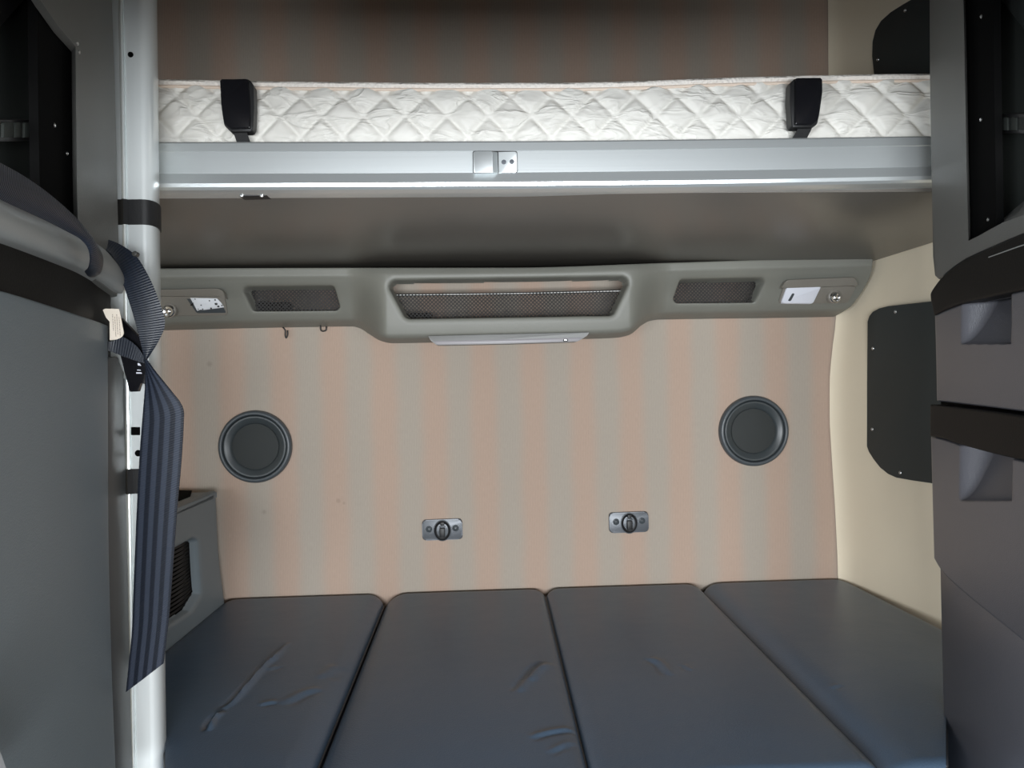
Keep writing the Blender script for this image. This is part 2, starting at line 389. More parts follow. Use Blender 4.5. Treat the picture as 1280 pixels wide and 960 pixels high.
def sheet(name, unproj, xl, xr, top, bot, nu, nv, back, thick, m, parent, holes=(), off=None, edge=3.0, edge_d=.004, smooth=50, skirt=(1, 1, 1, 1), **kw):
    """a moulded panel between the outline curves: front surface, filleted rim, skirt going back.  holes: (polygon, round, depth)"""
    f = lambda q: (q if callable(q) else (lambda t: np.full(np.shape(t), float(q))))
    xl, xr, top, bot = map(f, (xl, xr, top, bot))
    W = float(abs(xr(.5)-xl(.5))); xm = float(xl(.5)+xr(.5))/2; H = float(abs(top(xm)-bot(xm)))
    u = g1(nu, W, edge); v = g1(nv, H, edge); U, V = np.meshgrid(u, v)
    px = xl(V)*(1-U)+xr(V)*U; ty, by = top(px), bot(px); py = ty*(1-V)+by*V
    e = np.minimum(np.minimum(np.where(skirt[0], U, 9), np.where(skirt[1], 1-U, 9))*np.abs(xr(V)-xl(V)), np.minimum(np.where(skirt[2], V, 9), np.where(skirt[3], 1-V, 9))*np.abs(by-ty))
    o = fillet(e, edge, edge_d); S = np.full(px.shape, 1e9)
    for poly, r, fr, fd, wall in holes:
        s = sdf(px, py, inset(poly, r), r); S = np.minimum(S, s)
        o = o+np.where(s > 0, fillet(s, fr, fd), fd+np.clip(-s/2.2, 0, 1)*wall)
    if off is not None: o = o+off(px, py, U, V)
    back = unit(back); P = unproj(px, py)+back*o[..., None]
    bm = bmesh.new(); ny, nx = px.shape
    vs = [[bmv(bm, P[j, i]) for i in range(nx)] for j in range(ny)]
    for j in range(ny-1):
        for i in range(nx-1):
            if max(S[j, i], S[j+1, i], S[j, i+1], S[j+1, i+1]) < -2.0: continue
            bm.faces.new((vs[j][i], vs[j+1][i], vs[j+1][i+1], vs[j][i+1]))
    if thick:
        loop = [(0, i) for i in range(nx)]+[(j, nx-1) for j in range(1, ny)]+[(ny-1, i) for i in range(nx-2, -1, -1)]+[(j, 0) for j in range(ny-2, 0, -1)]
        bk = [bmv(bm, P[j, i]+back*(thick-o[j, i]+0*thick)) for j, i in loop]
        for k in range(len(loop)):
            a, b_ = loop[k], loop[(k+1) % len(loop)]
            bm.faces.new((vs[a[0]][a[1]], vs[b_[0]][b_[1]], bk[(k+1) % len(loop)], bk[k]))
    loose = [w for w in bm.verts if not w.link_faces]; bmesh.ops.delete(bm, geom=loose, context='VERTS')
    return link(name, bm, m, parent, smooth=smooth, recalc=False, **kw)
def plate(name, pts, unproj, back, m, parent, bevel=.0015, smooth=40, seg=2, only=None, **kw):
    bm = bmesh.new(); p = np.asarray(pts, float)
    add_poly(bm, unproj(p[:, 0], p[:, 1]), np.asarray(back, float), bevel, seg, only)
    return link(name, bm, m, parent, smooth=smooth, **kw)
def ribbon(name, L, R, n, thick, m, parent, nc=7, arch=0.0, close=True):
    L, R = path(L, n), path(R, n); bm = bmesh.new(); uvl = bm.loops.layers.uv.new('UVMap')
    s = np.r_[0, np.cumsum(np.linalg.norm(np.diff((L+R)/2, axis=0), axis=1))]
    F_, B_ = [], []; uv = {}
    for i in range(n):
        t = (L[min(i+1, n-1)]+R[min(i+1, n-1)]-L[max(i-1, 0)]-R[max(i-1, 0)])/2
        nn = unit(np.cross(R[i]-L[i], t)) if np.linalg.norm(np.cross(R[i]-L[i], t)) > 1e-12 else EY
        fr, br = [], []
        for k in range(nc):
            c = k/(nc-1); q = L[i]*(1-c)+R[i]*c+nn*arch*math.sin(math.pi*c)
            a, b_ = bmv(bm, q+nn*thick/2), bmv(bm, q-nn*thick/2); uv[a] = uv[b_] = (c, s[i]); fr.append(a); br.append(b_)
        F_.append(fr); B_.append(br)
    for i in range(n-1):
        for k in range(nc-1):
            bm.faces.new((F_[i][k], F_[i][k+1], F_[i+1][k+1], F_[i+1][k])); bm.faces.new((B_[i][k], B_[i+1][k], B_[i+1][k+1], B_[i][k+1]))
        bm.faces.new((F_[i][0], F_[i+1][0], B_[i+1][0], B_[i][0])); bm.faces.new((F_[i][-1], B_[i][-1], B_[i+1][-1], F_[i+1][-1]))
    for i in (0, n-1):
        for k in range(nc-1): bm.faces.new((F_[i][k], B_[i][k], B_[i][k+1], F_[i][k+1]))
    for f in bm.faces:
        for l in f.loops: l[uvl].uv = uv[l.vert]
    return link(name, bm, m, parent, smooth=60)
sst = lambda x, a, b_: (lambda t: t*t*(3-2*t))(np.clip((x-a)/(b_-a), 0, 1))
def screw(parent, p, n, r=.006, m='steel', name='screw', label=None):
    bm = bmesh.new()
    add_lathe(bm, [(r, -.001), (r, r*.25), (r*.8, r*.5), (r*.42, r*.58), (r*.36, r*.3), (0, r*.3)], p, n, 16)
    o = link(name, bm, m, parent, smooth=30)
    if label: o['label'] = label
    return o
#@@SPLIT
# ------------------------------------------------------------------ the cab shell (setting)
def struct(name, bm, m, **kw): return props(link(name, bm, m, **kw), kind='structure')
bm = bmesh.new(); box_mm(bm, (-1.35, D, 0), (1.35, D+.06, 2.72)); struct('wall_back', bm, 'fabric', smooth=0)
bm = bmesh.new(); box_mm(bm, (-1.5, -1.35, -.05), (1.6, D+.06, 0)); struct('floor', bm, 'floor', smooth=0)
bm = bmesh.new(); box_mm(bm, (-1.5, -1.35, 2.70), (1.6, D+.06, 2.75)); struct('ceiling', bm, 'shell', smooth=0)
edge_x = crv([(-120, 1034), (0, 1035), (92, 1035.5), (300, 1046), (395, 1045), (440, 1040), (480, 1037), (520, 1037), (560, 1039), (640, 1044), (720, 1047.5), (900, 1050)])
pys = np.linspace(-120, 900, 70); rear = atY(edge_x(pys), pys, D-.004)
zz = np.r_[2.71, rear[:, 2], 0.0]; xx = np.r_[rear[0, 0], rear[:, 0], rear[-1, 0]]
ss = np.r_[0, .004, .01, .018, .03, .045, .065, .1, .16, .3, .6, 1.0, 1.5, 1.85]
SL = .14
bm = bmesh.new(); vs = [[bmv(bm, (x+SL*s+.022*(1-math.exp(-s/.022)), D-.004-s, z)) for s in ss] for z, x in zip(zz, xx)]
for a, c in zip(vs, vs[1:]):
    for i in range(len(ss)-1): bm.faces.new((a[i], a[i+1], c[i+1], c[i]))
ext = bmesh.ops.extrude_face_region(bm, geom=list(bm.faces)); bmesh.ops.translate(bm, verts=[g for g in ext['geom'] if isinstance(g, bmesh.types.BMVert)], vec=(.05, 0, 0))
struct('wall_right', bm, 'beige', smooth=60)
bm = bmesh.new(); box_mm(bm, (-1.20, .45, 0), (-1.14, D, 2.71)); struct('wall_left', bm, 'beige', smooth=0)
# cab front: doors below the side windows, roof lining above, dashboard, and an added light-blocking header
bm = bmesh.new(); box_mm(bm, (-1.30, -1.30, 0), (-1.24, .46, .86)); struct('door_1', bm, 'shell', smooth=0)
bm = bmesh.new(); box_mm(bm, (1.34, -1.30, 0), (1.40, .50, .86)); struct('door_2', bm, 'shell', smooth=0)
bm = bmesh.new(); box_mm(bm, (-1.30, -1.30, 1.52), (-1.24, .46, 2.71)); struct('trim_1', bm, 'shell', smooth=0)
bm = bmesh.new(); box_mm(bm, (1.34, -1.30, 1.52), (1.40, .50, 2.71)); struct('trim_2', bm, 'shell', smooth=0)
bm = bmesh.new(); box_mm(bm, (-1.30, -1.30, 0), (1.40, -1.24, .66)); box_mm(bm, (-1.30, -1.24, 0), (1.40, -.80, .60)); struct('wall_front', bm, 'black', smooth=0)
bm = bmesh.new()
add_poly(bm, np.array([(-1.25, -1.30, 1.37), (-1.25, -.40, 1.41), (-1.25, .20, 1.462), (-1.25, .24, 2.70), (-1.25, -1.30, 2.70)]), np.array([2.6, 0, 0]))
struct('shade_header', bm, 'shell', smooth=0)  # unseen low header, added and shaped to keep the upper rear wall dark
# pillar infill between door line and locker, right and left
bm = bmesh.new(); box_mm(bm, (-1.30, .45, 0), (-1.19, .52, 2.71)); struct('trim_4', bm, 'shell', smooth=0)

# ------------------------------------------------------------------ lower bunk: four vinyl cushions on a base
ZC = float(atY(780, 731, D-.012)[2])
def gl(p, q, Y):
    a, b_ = atZ(*p, ZC), atZ(*q, ZC); t = (Y-a[1])/(b_[1]-a[1]); return a+(b_-a)*t
YR, YF = D-.012, 1.20
def crease(X, Yg, pts, w, a, lip=1.2):
    P = np.array([atZ(p[0], p[1], ZC)[:2] for p in pts]); P = path(np.c_[P, np.zeros(len(P))], 24)[:, :2]
    best = np.full(X.shape, 1e9); sg = np.zeros(X.shape); tt = np.zeros(X.shape)
    for i in range(len(P)-1):
        e = P[i+1]-P[i]; L2 = e @ e; wx, wy = X-P[i, 0], Yg-P[i, 1]; t = np.clip((wx*e[0]+wy*e[1])/L2, 0, 1)
        dd = np.hypot(wx-e[0]*t, wy-e[1]*t); k = dd < best
        best = np.where(k, dd, best); sg = np.where(k, np.sign(e[0]*wy-e[1]*wx), sg); tt = np.where(k, (i+t)/(len(P)-1), tt)
    env = np.clip(np.minimum(tt, 1-tt)*4, 0, 1)**.7
    sd = best*sg
    return a*env*(-np.exp(-(sd/w)**2)+lip*np.exp(-((sd-1.7*w)/(1.2*w))**2))
def sight(px, yn):                                    # where the line of the pole / locker edge crosses the bunk top
    p, q = atZ(px, 890, ZC), atZ(px, 955, ZC); sl = (p[0]-q[0])/(p[1]-q[1]); return p[0]+sl*(yn-p[1]), yn, -sl
def cushion(label, Lp, Rp, rads, creases, notch=None):
    rl, rr, rf, rb = rads
    c = [gl(*Lp, YR), gl(*Rp, YR), gl(*Rp, YF), gl(*Lp, YF)]
    cen = sum(c)/4
    t = thing('berth_cushion', label, 'cushion', (cen[0], cen[1], ZC-.10), 'vinyl cushions of the lower bunk')
    nu, nv = 120, 230
    W = np.linalg.norm(c[1]-c[0]); H = YR-YF
    u = g1(nu, W, .035); v = g1(nv, H, .035); U, V = np.meshgrid(u, v)
    # round the rear corners (square -> disc in a corner patch)
    rc = .055; x, y = U*W, V*H
    def corner(x, y, mir):
        a = np.clip((rc-(W-x if mir else x))/rc, 0, 1); b_ = np.clip((rc-y)/rc, 0, 1)
        na, nb = a*np.sqrt(1-b_*b_/2), b_*np.sqrt(1-a*a/2); k = (a > 0) & (b_ > 0)
        nx = rc*(1-na); nx = W-nx if mir else nx
        return np.where(k, nx, x), np.where(k, rc*(1-nb), y)
    dl0, db0 = x.copy(), y.copy()
    x, y = corner(x, y, False); x, y = corner(x, y, True)
    Us, Vs = x/W, y/H
    A = (c[0][None, None]*(1-Us)[..., None]+c[1][None, None]*Us[..., None]); B = (c[3][None, None]*(1-Us)[..., None]+c[2][None, None]*Us[..., None])
    P = A*(1-Vs)[..., None]+B*Vs[..., None]
    if notch:                                                   # the front corner is cut away round the pole / the locker
        side, xn, yn, sl = notch; k = P[..., 1] < yn; lim = xn+sl*(yn-P[..., 1])
        P[..., 0] = np.where(k, np.maximum(P[..., 0], lim) if side == 'L' else np.minimum(P[..., 0], lim), P[..., 0])
    drop = fillet(dl0, rl, rl*.5)+fillet(W-dl0, rr, rr*.55)+fillet(db0, rb, rb*.6)+fillet(H-db0, rf, rf)
    drop = np.minimum(drop, .05)
    h = -drop+.006*np.sin(math.pi*np.clip(Us, 0, 1))*np.sin(math.pi*np.clip(Vs, 0, 1))
    for pts, w, a in creases: h += crease(P[..., 0], P[..., 1], pts, w, a)
    P[..., 2] = ZC+h
    bm = bmesh.new(); ny, nx = U.shape
    vs = [[bmv(bm, P[j, i]) for i in range(nx)] for j in range(ny)]
    for j in range(ny-1):
        for i in range(nx-1): bm.faces.new((vs[j][i], vs[j+1][i], vs[j+1][i+1], vs[j][i+1]))
    loop = [(0, i) for i in range(nx)]+[(j, nx-1) for j in range(1, ny)]+[(ny-1, i) for i in range(nx-2, -1, -1)]+[(j, 0) for j in range(ny-2, 0, -1)]
    lo = [bmv(bm, (P[j, i, 0], P[j, i, 1], ZC-.10)) for j, i in loop]
    for k in range(len(loop)):
        a, b_ = loop[k], loop[(k+1) % len(loop)]; k2 = (k+1) % len(loop)
        bm.faces.new((vs[a[0]][a[1]], vs[b_[0]][b_[1]], lo[k2], lo[k]))
    bm.faces.new(lo)
    link('cover', bm, 'vinyl', t, smooth=60)
    # piping cord round the left, rear and right edges
    okl = lambda j, c: notch is None or not (P[j, c, 1] < notch[1] and (notch[0] == 'L') == (c == 0))
    cord = [P[j, 0]+(0, 0, -.001) for j in range(ny-1, 0, -6) if okl(j, 0)]+[P[0, i]+(0, 0, -.001) for i in range(0, nx, 3)]+[P[j, -1]+(0, 0, -.001) for j in range(1, ny, 6) if okl(j, -1)]
    bm = bmesh.new(); add_tube(bm, np.array(cord), .0034, 7); o = link('piping', bm, 'pipe', t, smooth=180); o['label'] = 'black piping cord'
    return t
cushion('grey vinyl cushion with one long crease, beside the pole and the side box',
        ((279, 752), (206, 812)), ((478, 750), (389, 960)), (.02, .05, .03, .02),
        [([(356, 806), (338, 826), (328, 834), (305, 860), (284, 882), (272, 888)], .0055, .0075), ([(274, 892), (262, 902), (255, 916)], .005, .006),
         ([(327, 886), (336, 883), (346, 882)], .006, .002), ([(360, 884), (385, 870), (405, 864)], .010, .0022), ([(412, 850), (422, 840), (430, 832)], .012, .0025), ([(340, 842), (352, 836)], .008, .0015)], notch=('L', *sight(206.5, 1.426)))
cushion('grey vinyl cushion with dents along its right edge, below the left wall socket',
        ((480, 752), (394, 960)), ((681, 741), (735, 960)), (.065, .026, .03, .02),
        [([(678, 828), (664, 838), (654, 852)], .009, .0050), ([(656, 846), (646, 858), (640, 866)], .008, .0030), ([(664, 926), (690, 918), (722, 913)], .006, .0022), ([(690, 944), (704, 936), (722, 928)], .006, .0016)])
cushion('grey vinyl cushion with one small dimple, below the right wall socket',
        ((683, 741), (737, 960)), ((880, 738), (1103, 960)), (.035, .022, .03, .02),
        [([(806, 826), (820, 834), (830, 848)], .008, .0030), ([(850, 834), (858, 842)], .006, .0015)])
cushion('smooth grey vinyl cushion against the beige right wall',
        ((882, 738), (1106, 960)), ((1050, 721), (1179, 785)), (.075, .02, .03, .02), [([(1046, 862), (1052, 858)], .006, .0015)], notch=('R', *sight(1182.5, 1.408)))
bm = bmesh.new(); add_poly(bm, np.array([(-1.13, 1.48, ZC-.101), (-.49, 1.48, ZC-.101), (-.49, 1.24, ZC-.101), (.73, 1.24, ZC-.101), (.73, 1.46, ZC-.101), (1.05, 1.46, ZC-.101), (1.05, D-.01, ZC-.101), (-1.13, D-.01, ZC-.101)]), np.array([0, 0, .101-ZC]))
o = link('bunk_base', bm, 'black', None, loc=(0, 1.78, 0)); props(o, 'black box base carrying the four grey bunk cushions', 'bunk base')

# ------------------------------------------------------------------ side box left of the cushions
a, b_ = atZ(281, 752, ZC), atZ(208, 812, ZC)
a = a+(a-b_)*((D-.003-a[1])/(a[1]-b_[1])); dirb = unit(b_-a); nb = unit(np.cross(dirb, EZ)); nb = nb if nb[0] < 0 else -nb       # away from the aisle
pl_box = lambda px, py: onP(px, py, a, nb)
t = thing('side_box', 'grey storage box on the left of the bunk with an open netted pocket', 'storage box', (a[0]-.15, 1.9, ZC-.1))
ztop = float(pl_box(270, 614)[2])
hole = [(247, 670), (251, 742), (238, 764), (150, 824), (150, 722)]
sheet('body', pl_box, 120, crv([(0, 270.5), (.5, 274), (1, 282)]), crv([(220, 637), (270, 614)], False), crv([(208, 816), (281, 757)], False), 150, 130, nb, .02, 'door', t,
      holes=[(hole, 5, 5, .006, .012)], edge=3, edge_d=.004)
f0, f1 = pl_box(271, 614), pl_box(125, float(crv([(220, 637), (270, 614)], False)(125)))
bm = bmesh.new(); pts = np.array([f0, f1, [-1.135, f1[1], ztop], [-1.135, f0[1], ztop]]); pts[:, 2] = ztop-.003
add_poly(bm, pts, np.array([0, 0, -.015]), .002); link('lid', bm, 'door', t)
q = np.array([(212, 612.5), (240, 613), (238, 619.5), (224, 625), (205, 632)]); p = atZ(q[:, 0], q[:, 1], ztop-.0005)
bm = bmesh.new(); add_poly(bm, p, np.array([0, 0, -.002])); o = link('vent', bm, 'void', t); o['label'] = 'black vent slot in the lid'
pb2 = lambda px, py: onP(px, py, a+nb*.026, nb)
plate('net', [(140, 660), (262, 640), (262, 770), (140, 850)], pb2, nb*.0015, 'net', t, 0)
plate('pocket_lining', [(100, 640), (262, 640), (262, 790), (100, 880)], lambda px, py: onP(px, py, a+nb*.055, nb), nb*.004, 'void', t, 0)
bm = bmesh.new(); p1 = pb2(np.array([229., 229.]), np.array([676., 780.]))
for k in range(22):
    z = .96*k/21
    q0 = pb2(229.0, 678+98*z); q1 = pb2(240.0, 672+92*z); add_tube(bm, [q0-nb*.004, q1-nb*.004], .0012, 5)
link('elastic_gather', bm, 'hem', t)

# ------------------------------------------------------------------ upper bunk
YB = 1.46
rt = crv([(100, 177), (200, 176.3), (400, 176), (640, 175.2), (880, 172.8), (1163, 169), (1250, 168)]); rb = crv([(100, 241), (200, 240.3), (560, 238.8), (880, 235.8), (1163, 230.5), (1250, 229)])
prof = [(.050, 0), (.008, 0), (.003, .012), (.0012, .04), (0, .205), (.0007, .212), (.0007, .640), (-.0008, .650), (-.0012, .66), (-.0022, .70), (-.0055, .78), (-.0075, .85), (-.006, .92), (-.001, .966), (.009, .990), (.024, 1.0), (.050, 1.0)]
t = thing('upper_bunk', 'raised upper bunk with a silver aluminium front rail and taupe underside', 'bunk', (0, 1.9, float(atY(640, 238, YB)[2])))
bm = bmesh.new(); rows = []
for px in np.linspace(100, 1235, 40):
    A_, B_ = atY(px, rt(px), YB), atY(px, rb(px), YB)
    rows.append([bmv(bm, A_+(B_-A_)*h+EY*d) for d, h in prof])
for r0, r1 in zip(rows, rows[1:]):
    for i in range(len(prof)): bm.faces.new((r0[i], r0[(i+1) % len(prof)], r1[(i+1) % len(prof)], r1[i]))
bm.faces.new(rows[0]); bm.faces.new(rows[-1][::-1])
rail = link('front_rail', bm, 'alu_h', t, smooth=28); rail['label'] = 'silver aluminium front rail'
zb = float(atY(640, 238.2, YB)[2])
wl = lambda Y: float(np.interp(zb, zz[::-1], xx[::-1]))+SL*(D-.004-Y)+.018
bm = bmesh.new()
add_poly(bm, np.array([(-1.13, 1.492, zb+.006), (wl(1.492)-.01, 1.492, zb-.004), (wl(2.325)-.006, 2.325, zb-.047), (-1.13, 2.325, zb-.040)]), np.array([0, 0, .03]), .003)
o = link('underside_panel', bm, 'under', t); o['label'] = 'taupe underside panel'
for (x0, x1, y0, y1) in ((291, 341, 239.5, 245.5), (966, 1016, 232, 237)):
    bm = bmesh.new(); yy = 1.487
    add_poly(bm, atY(np.array([x0, x1, x1-8, x0+9]), np.array([y0-2, y0-3, y1-1, y1]), yy), np.array([0, .03, 0]), .001)
    hb = link('bracket', bm, 'black', t); hb['label'] = 'black bracket below the rail'
    for f in (.22, .72): screw(hb, atY(x0+(x1-x0)*f, y1-1.5, yy), -EY, .0042)
# release latch on the rail
unB = lambda d: (lambda px, py: atY(px, py, YB-d))
lt = plate('release_latch', round_poly([(590.8, 188.6), (646.6, 188.9), (647.3, 215.8), (591.2, 217)], 3), unB(.0012), EY*.006, 'black', t, 0)
bm = bmesh.new()
fr = round_poly([(591.6, 189.4), (615.2, 189.2), (616.2, 215.6), (592, 216.2)], [2.2, .8, .8, 2.2]); bk = round_poly([(591.6, 189.4), (621.8, 190.2), (622.6, 216.2), (592, 216.2)], [2.2, .8, .8, 2.2])
A_, B_ = unB(.0125)(fr[:, 0], fr[:, 1]), unB(.0015)(bk[:, 0], bk[:, 1]); add_poly(bm, A_, B_-A_, .0008); o = link('paddle', bm, 'alu_h', lt, smooth=30); o['label'] = 'raised finger paddle'
plate('latch_plate', round_poly([(623, 189.8), (646, 189.6), (646.6, 215.2), (623.6, 216)], [0, 2.5, 2.5, 0]), unB(.0022), EY*.004, 'alu_h', lt, .0004)
for p in ((629.8, 202.6), (639.9, 202.2)):
    bm = bmesh.new(); q = unB(.0022)(*p); add_lathe(bm, [(.0046, -.0005), (.0046, .0004), (.0036, .0004), (.0036, .0011), (.0016, .0012), (.0014, .0004), (0, .0004)], q, -EY, 20); link('screw', bm, 'latch', lt, smooth=30)

# mattress on the bunk
YM = 1.53
mt_ = crv([(100, 98), (198, 98.5), (330, 101), (450, 102.2), (560, 103), (700, 102.8), (790, 101), (880, 97.5), (1000, 94), (1163, 91.5), (1250, 91)])
t = thing('mattress', 'white quilted mattress lying on the upper bunk', 'mattress', (0, 1.9, float(atY(640, 176, YM)[2])))
kq = math.pi/(52*YM/FPX)
def quilt_off(px, py, U, V):
    x, y = px, py
    p, q = ((x-585)+(y-121))/52, ((x-585)-(y-121))/52
    dp, dq = np.abs(p-np.round(p))*37, np.abs(q-np.round(q))*37        # pixels to the two seam families
    wob = .0009*np.sin(x*.11+y*.17)+.0007*np.sin(x*.07-y*.21+1)
    puff = (1-np.exp(-(dp/4.2)**2))*(1-np.exp(-(dq/4.2)**2))
    return -.0062*puff-.0035*np.sqrt(np.clip(dp*dq/330, 0, 1))-wob*puff-.008*np.sin(math.pi*V)
unM = lambda px, py: atY(px, py, YM)
sheet('quilted_border', unM, 100, 1225, lambda x: mt_(x)+9, lambda x: rt(x)+14, 560, 64, EY, .02, 'quilt', t, off=quilt_off, edge=2, edge_d=.003, smooth=180)
bm = bmesh.new(); rows = []
zt_ = None
for px in np.linspace(100, 1225, 150):
    A_, B_ = atY(px, mt_(px), YM), atY(px, mt_(px)+9.5, YM); k = .0012*math.sin(px*.9)
    rows.append([bmv(bm, q) for q in (B_+EY*.012, B_+EY*(-.004), (A_+B_)/2+EY*(-.008+k), A_*.8+B_*.2+EY*-.005, A_+EY*.004+EZ*k*.4, A_+EY*.03, np.array([A_[0], 2.28, A_[2]]), np.array([A_[0], 2.30, A_[2]-.15]), np.array([A_[0], YM+.03, B_[2]-.125]))])
for r0, r1 in zip(rows, rows[1:]):
    for i in range(len(r0)): bm.faces.new((r0[i], r0[(i+1) % len(r0)], r1[(i+1) % len(r0)], r1[i]))
bm.faces.new(rows[0]); bm.faces.new(rows[-1][::-1])
link('top_cover', bm, 'knit', t, smooth=60)
bm = bmesh.new(); xs_ = np.linspace(102, 1223, 160); add_tube(bm, atY(xs_, mt_(xs_)+9.3, YM-.006), .0032, 8); o = link('piping', bm, 'piping_peach', t, smooth=180); o['label'] = 'peach piping along the seam'

# two belt buckles standing on the bunk rail
def buckle(label, outer, cover, sl, sr):
    yb = 1.474; o0 = atY(*np.mean(outer, 0), yb)
    t = thing('belt_buckle', label, 'buckle', (o0[0], o0[1], float(atY(o0[0], 176, yb)[2]) if 0 else float(atY(640, 176, yb)[2])), 'buckles on the upper bunk rail')
    plate('housing', round_poly(outer, 2.5), lambda px, py: atY(px, py, yb), EY*.022, 'black', t, .003)
    plate('cover', round_poly(cover, [0, 2, 2, 2, 4, 2][:len(cover)] if len(cover) <= 6 else 2), lambda px, py: atY(px, py, yb-.007), EY*.010, 'gloss', t, .004, seg=3)
    L, R = [atY(*p, yb+.010) for p in sl], [atY(*p, yb+.010) for p in sr]
    ribbon('strap', L, R, 14, .002, 'tape', t)
buckle('black belt buckle standing at the left end of the white mattress',
       [(275, 99.5), (308, 98.5), (313, 100.5), (317, 108), (317.6, 135), (316.5, 160), (313.5, 164.5), (288, 164.5), (280.5, 157), (277, 135)],
       [(275, 99), (309.5, 99), (312, 130), (312.5, 160), (287, 160.5), (280, 153), (276.5, 130)], [(290, 161), (293, 169), (297, 181), (298, 188)], [(309, 161), (309.5, 168), (314, 181), (315, 188)])
buckle('black belt buckle standing at the right end of the white mattress',
       [(1027.5, 97.5), (994, 97.5), (988, 104), (987, 125), (989, 155), (991, 159.5), (1017, 159), (1021.5, 155), (1024.5, 140), (1028, 115)],
       [(1027.5, 97.2), (994.5, 97.5), (994.5, 125), (994, 155.5), (1016, 155.5), (1023, 148), (1027.5, 118)], [(997, 157), (996, 163), (990, 174), (989, 181)], [(1014.5, 157), (1014, 162), (1008, 174), (1007, 181)])

# ------------------------------------------------------------------ moulded shelf under the bunk
s_top = crv([(140, 336), (200, 335.3), (430, 334.5), (640, 334.3), (830, 328.5), (960, 324.5), (1092, 321.5)])
s_bot = crv([(140, 415), (202, 413), (294, 410.5), (400, 408.5), (440, 408), (450, 410.5), (462, 418), (476, 426), (490, 429), (536, 428.3), (640, 426), (736, 423.6), (772, 422), (787, 418.5), (803, 406), (813, 401), (824, 399.5), (960, 397.5), (1045, 396)])
sst_ = lambda x, a, b_: (lambda t: t*t*(3-2*t))(np.clip((x-a)/(b_-a), 0, 1))
side_p = crv([(0, 2.150), (.12, 2.150), (.22, 2.160), (.5, 2.200), (.86, 2.250), (.90, 2.262), (1, 2.333)])
cent_p = crv([(0, 2.108), (.10, 2.098), (.2, 2.096), (.6, 2.102), (.88, 2.112), (.93, 2.122), (1, 2.22)])
def shelfY(px, py):
    v = np.clip((py-s_top(px))/(s_bot(px)-s_top(px)), 0, 1)
    sh = (v-.3)*26
    c = sst(px, 434+sh*.3, 484)*(1-sst(px, 786, 838-sh*.3))
    return side_p(v)*(1-c)+cent_p(v)*c
unS = lambda px, py: atY(px, py, shelfY(px, py))
t = thing('storage_shelf', 'grey moulded shelf under the upper bunk with three netted openings', 'shelf', (0, 2.25, float(atY(640, 426, 2.3)[2])))
hl = ([(300.5, 357.5), (417, 356.5), (426, 388), (316, 389)], 6, 7, .006, .05)
hc = ([(480.5, 349.5), (791, 344.5), (767, 394.5), (507, 398.5)], 9, 8, .007, .05)
hr = ([(851, 348.5), (960, 346.5), (944, 378), (840, 379)], 6, 7, .006, .05)
sheet('shell', unS, 140, crv([(0, 1092), (.2, 1090.5), (.8, 1066), (.9, 1056), (1, 1043)]), s_top, s_bot, 800, 84, EY, .004, 'shelf', t, holes=[hl, hc, hr], edge=2.5, edge_d=.003, smooth=180)
bm = bmesh.new(); xs_ = np.linspace(142, 1088, 90); F_ = atY(xs_, s_top(xs_)+1, shelfY(xs_, s_top(xs_))+.004); rows = []
for p in F_: rows.append([bmv(bm, q) for q in (p, p+EZ*-.004, np.array([p[0], D-.004, p[2]-.004]), np.array([p[0], D-.004, p[2]]))])
for r0, r1 in zip(rows, rows[1:]):
    for i in range(4): bm.faces.new((r0[i], r0[(i+1) % 4], r1[(i+1) % 4], r1[i]))
bm.faces.new(rows[0]); bm.faces.new(rows[-1][::-1]); link('top_ledge', bm, 'shelf', t, smooth=30)
nets = []
def net(x0, x1, ytop, ybot, Y, hem):
    o = sheet('mesh_net', lambda px, py: atY(px, py, Y), x0, x1, ytop, ybot, 60, 14, EY, 0, 'net' if hem else 'net_dense', t, edge=.1, edge_d=0, off=lambda px, py, U, V: .004*np.sin(px*.08)*V-.012*np.sin(math.pi*U)*V)
    if hem:
        xs = np.linspace(x0, x1, 60); bm = bmesh.new(); add_tube(bm, atY(xs, ytop(xs), Y-.003), .0036, 8); link('hem', bm, 'hem', o, smooth=180)
        bm = bmesh.new(); add_tube(bm, atY(xs, ytop(xs), Y-.0058), .0013, 6); link('stitching', bm, 'stitch', o, smooth=180)
    return o
nc_ = net(470, 802, crv([(480, 369), (640, 367), (793, 363.2)]), crv([(480, 404), (793, 399)]), 2.19, True)
net(290, 434, crv([(290, 350), (434, 349)], False), crv([(290, 396), (434, 394)], False), 2.262, False)
net(830, 968, crv([(830, 342), (968, 338)], False), crv([(830, 386), (968, 383)], False), 2.262, False)
# partitions that close the pockets off inside
for px in (455, 818, 975, 288):
    bm = bmesh.new(); p = atY(px, 372, 2.27); box_mm(bm, (p[0]-.003, 2.262, p[2]-.035), (p[0]+.003, D-.004, p[2]+.085)); link('partition', bm, 'void', t)
